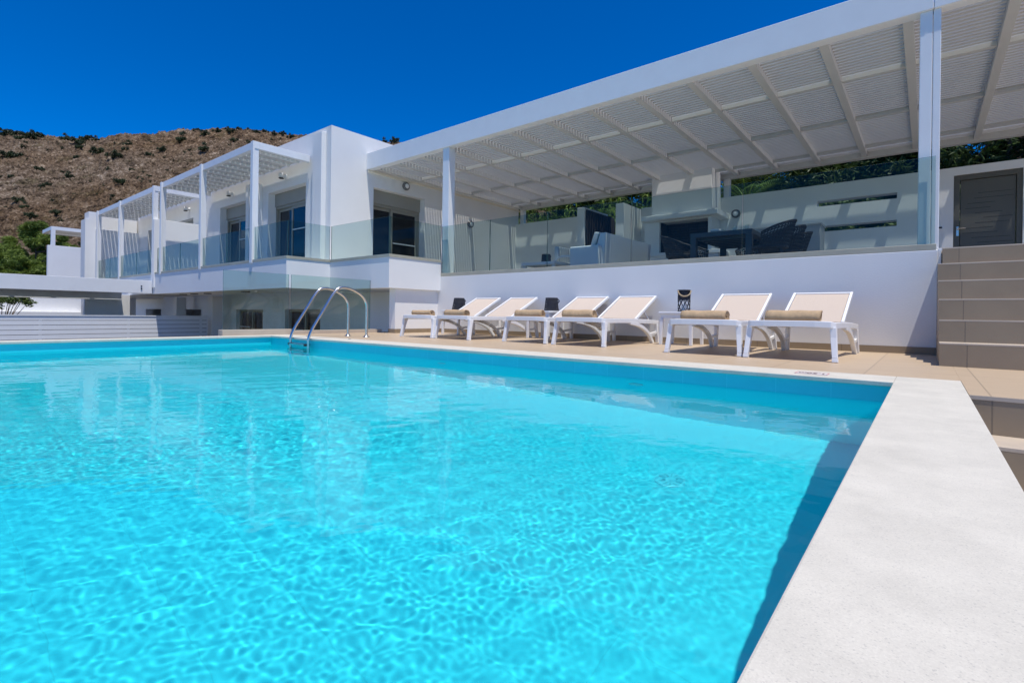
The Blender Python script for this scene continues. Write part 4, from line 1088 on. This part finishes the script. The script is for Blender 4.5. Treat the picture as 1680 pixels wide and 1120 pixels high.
n3 = tex('ShaderNodeTexNoise', .11, Detail=7., Roughness=.7); L(n3.outputs['Fac'], c3.inputs[0])
m2 = nt.nodes.new('ShaderNodeMix'); m2.data_type = 'RGBA'; m2.blend_type = 'MULTIPLY'; m2.inputs[0].default_value = .75; L(mx.outputs[2], m2.inputs[6]); L(c3.outputs[0], m2.inputs[7]); L(m2.outputs[2], b_.inputs['Base Color'])
bp = nt.nodes.new('ShaderNodeBump'); bp.inputs['Strength'].default_value = 1.; bp.inputs['Distance'].default_value = 2.; L(mh.outputs[0], bp.inputs['Height']); L(bp.outputs[0], b_.inputs['Normal'])

RID = [(-400, 250), (-150, 226), (-60, 214), (0, 220), (30, 219), (64, 222), (90, 225), (120, 226), (157, 228), (178, 222), (200, 220.5), (221, 222), (245, 225), (262, 222), (295, 218), (325, 215), (362, 212), (400, 213.5), (440, 216), (480, 222), (540, 230), (600, 234), (650, 236), (720, 262), (820, 300), (950, 345), (1150, 395), (1500, 440), (1900, 470)]
DR = 235.
def rock(x, y, z):
    q = Vector((x, y, z))
    a = noise.fractal(q * .035, .9, 2.1, 4); b2_ = noise.noise(q * .33); c_ = noise.noise(q * .8); d_ = noise.noise(q * 1.7)
    return a * 2.2 + b2_ * .8 + abs(c_) * 1.1 + d_ * .5
pxs = np.concatenate([np.linspace(-420, -30, 40), np.linspace(-26, 700, 760), np.linspace(715, 1900, 60)]); nd = 240
ds = [52 + (DR - 52) * (k / (nd - 14)) ** .93 for k in range(nd - 13)] + [DR + 6 * k for k in range(1, 14)]
rp = np.interp(pxs, [r_[0] for r_ in RID], [r_[1] for r_ in RID])
V = np.zeros((len(pxs), len(ds), 3))
def hill_z(px_, ry, d):
    yl = ry - .0205 * (px_ - 840); zr = .36 + DR * (516.5 - yl) / 836 - 1.2
    t_ = (d - 52) / (DR - 52)
    if t_ <= 1: return -2.5 + (zr + 2.5) * (.30 * t_ + .70 * t_ * t_ * (3 - 2 * t_) if t_ < 1 else 1.)
    return zr - (t_ - 1) ** 1.2 * zr * .8
for i, px_ in enumerate(pxs):
    for k, d in enumerate(ds):
        x, y = at(px_, d); z = hill_z(px_, rp[i], d); t_ = min(1, max(0, (d - 52) / 60))
        V[i, k] = (x, y, z + rock(x, y, z) * (.3 + .7 * t_))
nI, nK = len(pxs), len(ds)
A, Bk = np.meshgrid(np.arange(nI - 1), np.arange(nK - 1), indexing='ij'); q0 = (A * nK + Bk).ravel()
hill = struct(mesh_np('hill', V.reshape(-1, 3), np.stack([q0, q0 + nK, q0 + nK + 1, q0 + 1], -1), HM, smooth=False))

def shrub_mesh(seed):
    rg = np.random.default_rng(seed); cs_ = rg.normal(size=(9, 3)) * [.42, .42, .2] + [0, 0, .5]
    P = clump_points(rg, cs_, np.full(9, .42), 900, .4); V, F = leaf_quads(P, rg, .22, .12, up=.4)
    return V, F
sv = []
for sd in range(3):
    V_, F_ = shrub_mesh(60 + sd); o = mesh_np('hill_shrub', V_, F_, SCRUB); sv.append(o)
def on_hill(px_, y_):
    """where the column's sight line through y_ meets the slope"""
    ry = np.interp(px_, [r_[0] for r_ in RID], [r_[1] for r_ in RID]); yl = y_ - .0205 * (px_ - 840)
    best = DR
    for d in np.linspace(60, DR, 240):
        if hill_z(px_, ry, d) >= .36 + d * (516.5 - yl) / 836: best = d; break
    x, y = at(px_, best); z = hill_z(px_, ry, best); return x, y, z + rock(x, y, z) * .6
SH = [(4, 216, 2.4), (19, 214, 1.9), (32, 220, 1.8), (42, 219, 2.), (57, 217, 2.), (104, 221, 1.8), (110, 229, 1.8), (125, 232, 2.2), (127, 236, 1.6), (144, 224, 1.7), (136, 228, 1.7), (155, 228, 1.3), (8, 254, 1.8), (22, 252, 1.9), (148, 244, 1.7), (158, 247, 1.9), (189, 255, 1.9), (110, 286, 1.2), (196, 306, 1.6), (28, 326, 1.3), (40, 333, 1.1), (48, 347, 1.2), (122, 258, 1.), (210, 238, 1.3), (202, 245, 1.2),
      (264, 243, 1.5), (295, 227, 1.8), (297, 216, 1.2), (318, 211, 1.7), (345, 205, 1.3), (332, 217, 1.5), (355, 212, 1.4), (368, 208, 1.3), (374, 216, 1.4), (388, 208, 1.4), (404, 210, 1.3), (416, 216, 1.3), (430, 214, 1.2), (445, 217, 1.2), (460, 218, 1.2), (475, 221, 1.3), (333, 243, 1.6), (380, 226, 1.2), (405, 228, 1.1), (230, 300, .9), (75, 300, .9), (60, 270, 1.), (628, 231, 1.4), (644, 230, 1.9), (240, 252, 1.), (175, 275, .9), (90, 345, 1.), (15, 290, .9)]
rnd = random.Random(2)
for k in range(170):
    q = rnd.uniform(-5, 640); ry = float(np.interp(q, [r_[0] for r_ in RID], [r_[1] for r_ in RID])); SH.append((q, ry + 6 + 190 * rnd.random() ** 1.5, rnd.uniform(.35, .75)))
for k, (px_, y_, sz) in enumerate(SH):
    o = sv[k] if k < 3 else sv[k % 3].copy()
    if k >= 3: C.objects.link(o)
    x, y, z = on_hill(px_, y_ + 2.5); o.location = (x, y, z - .2); o.rotation_euler = (0, 0, rnd.random() * 6); q = sz * rnd.uniform(.9, 1.15); o.scale = (q, q, q * 1.25)
    tag(o, 'small dark green shrub growing on the dry rocky hillside', 'shrub', 'shrubs on the dry hillside')
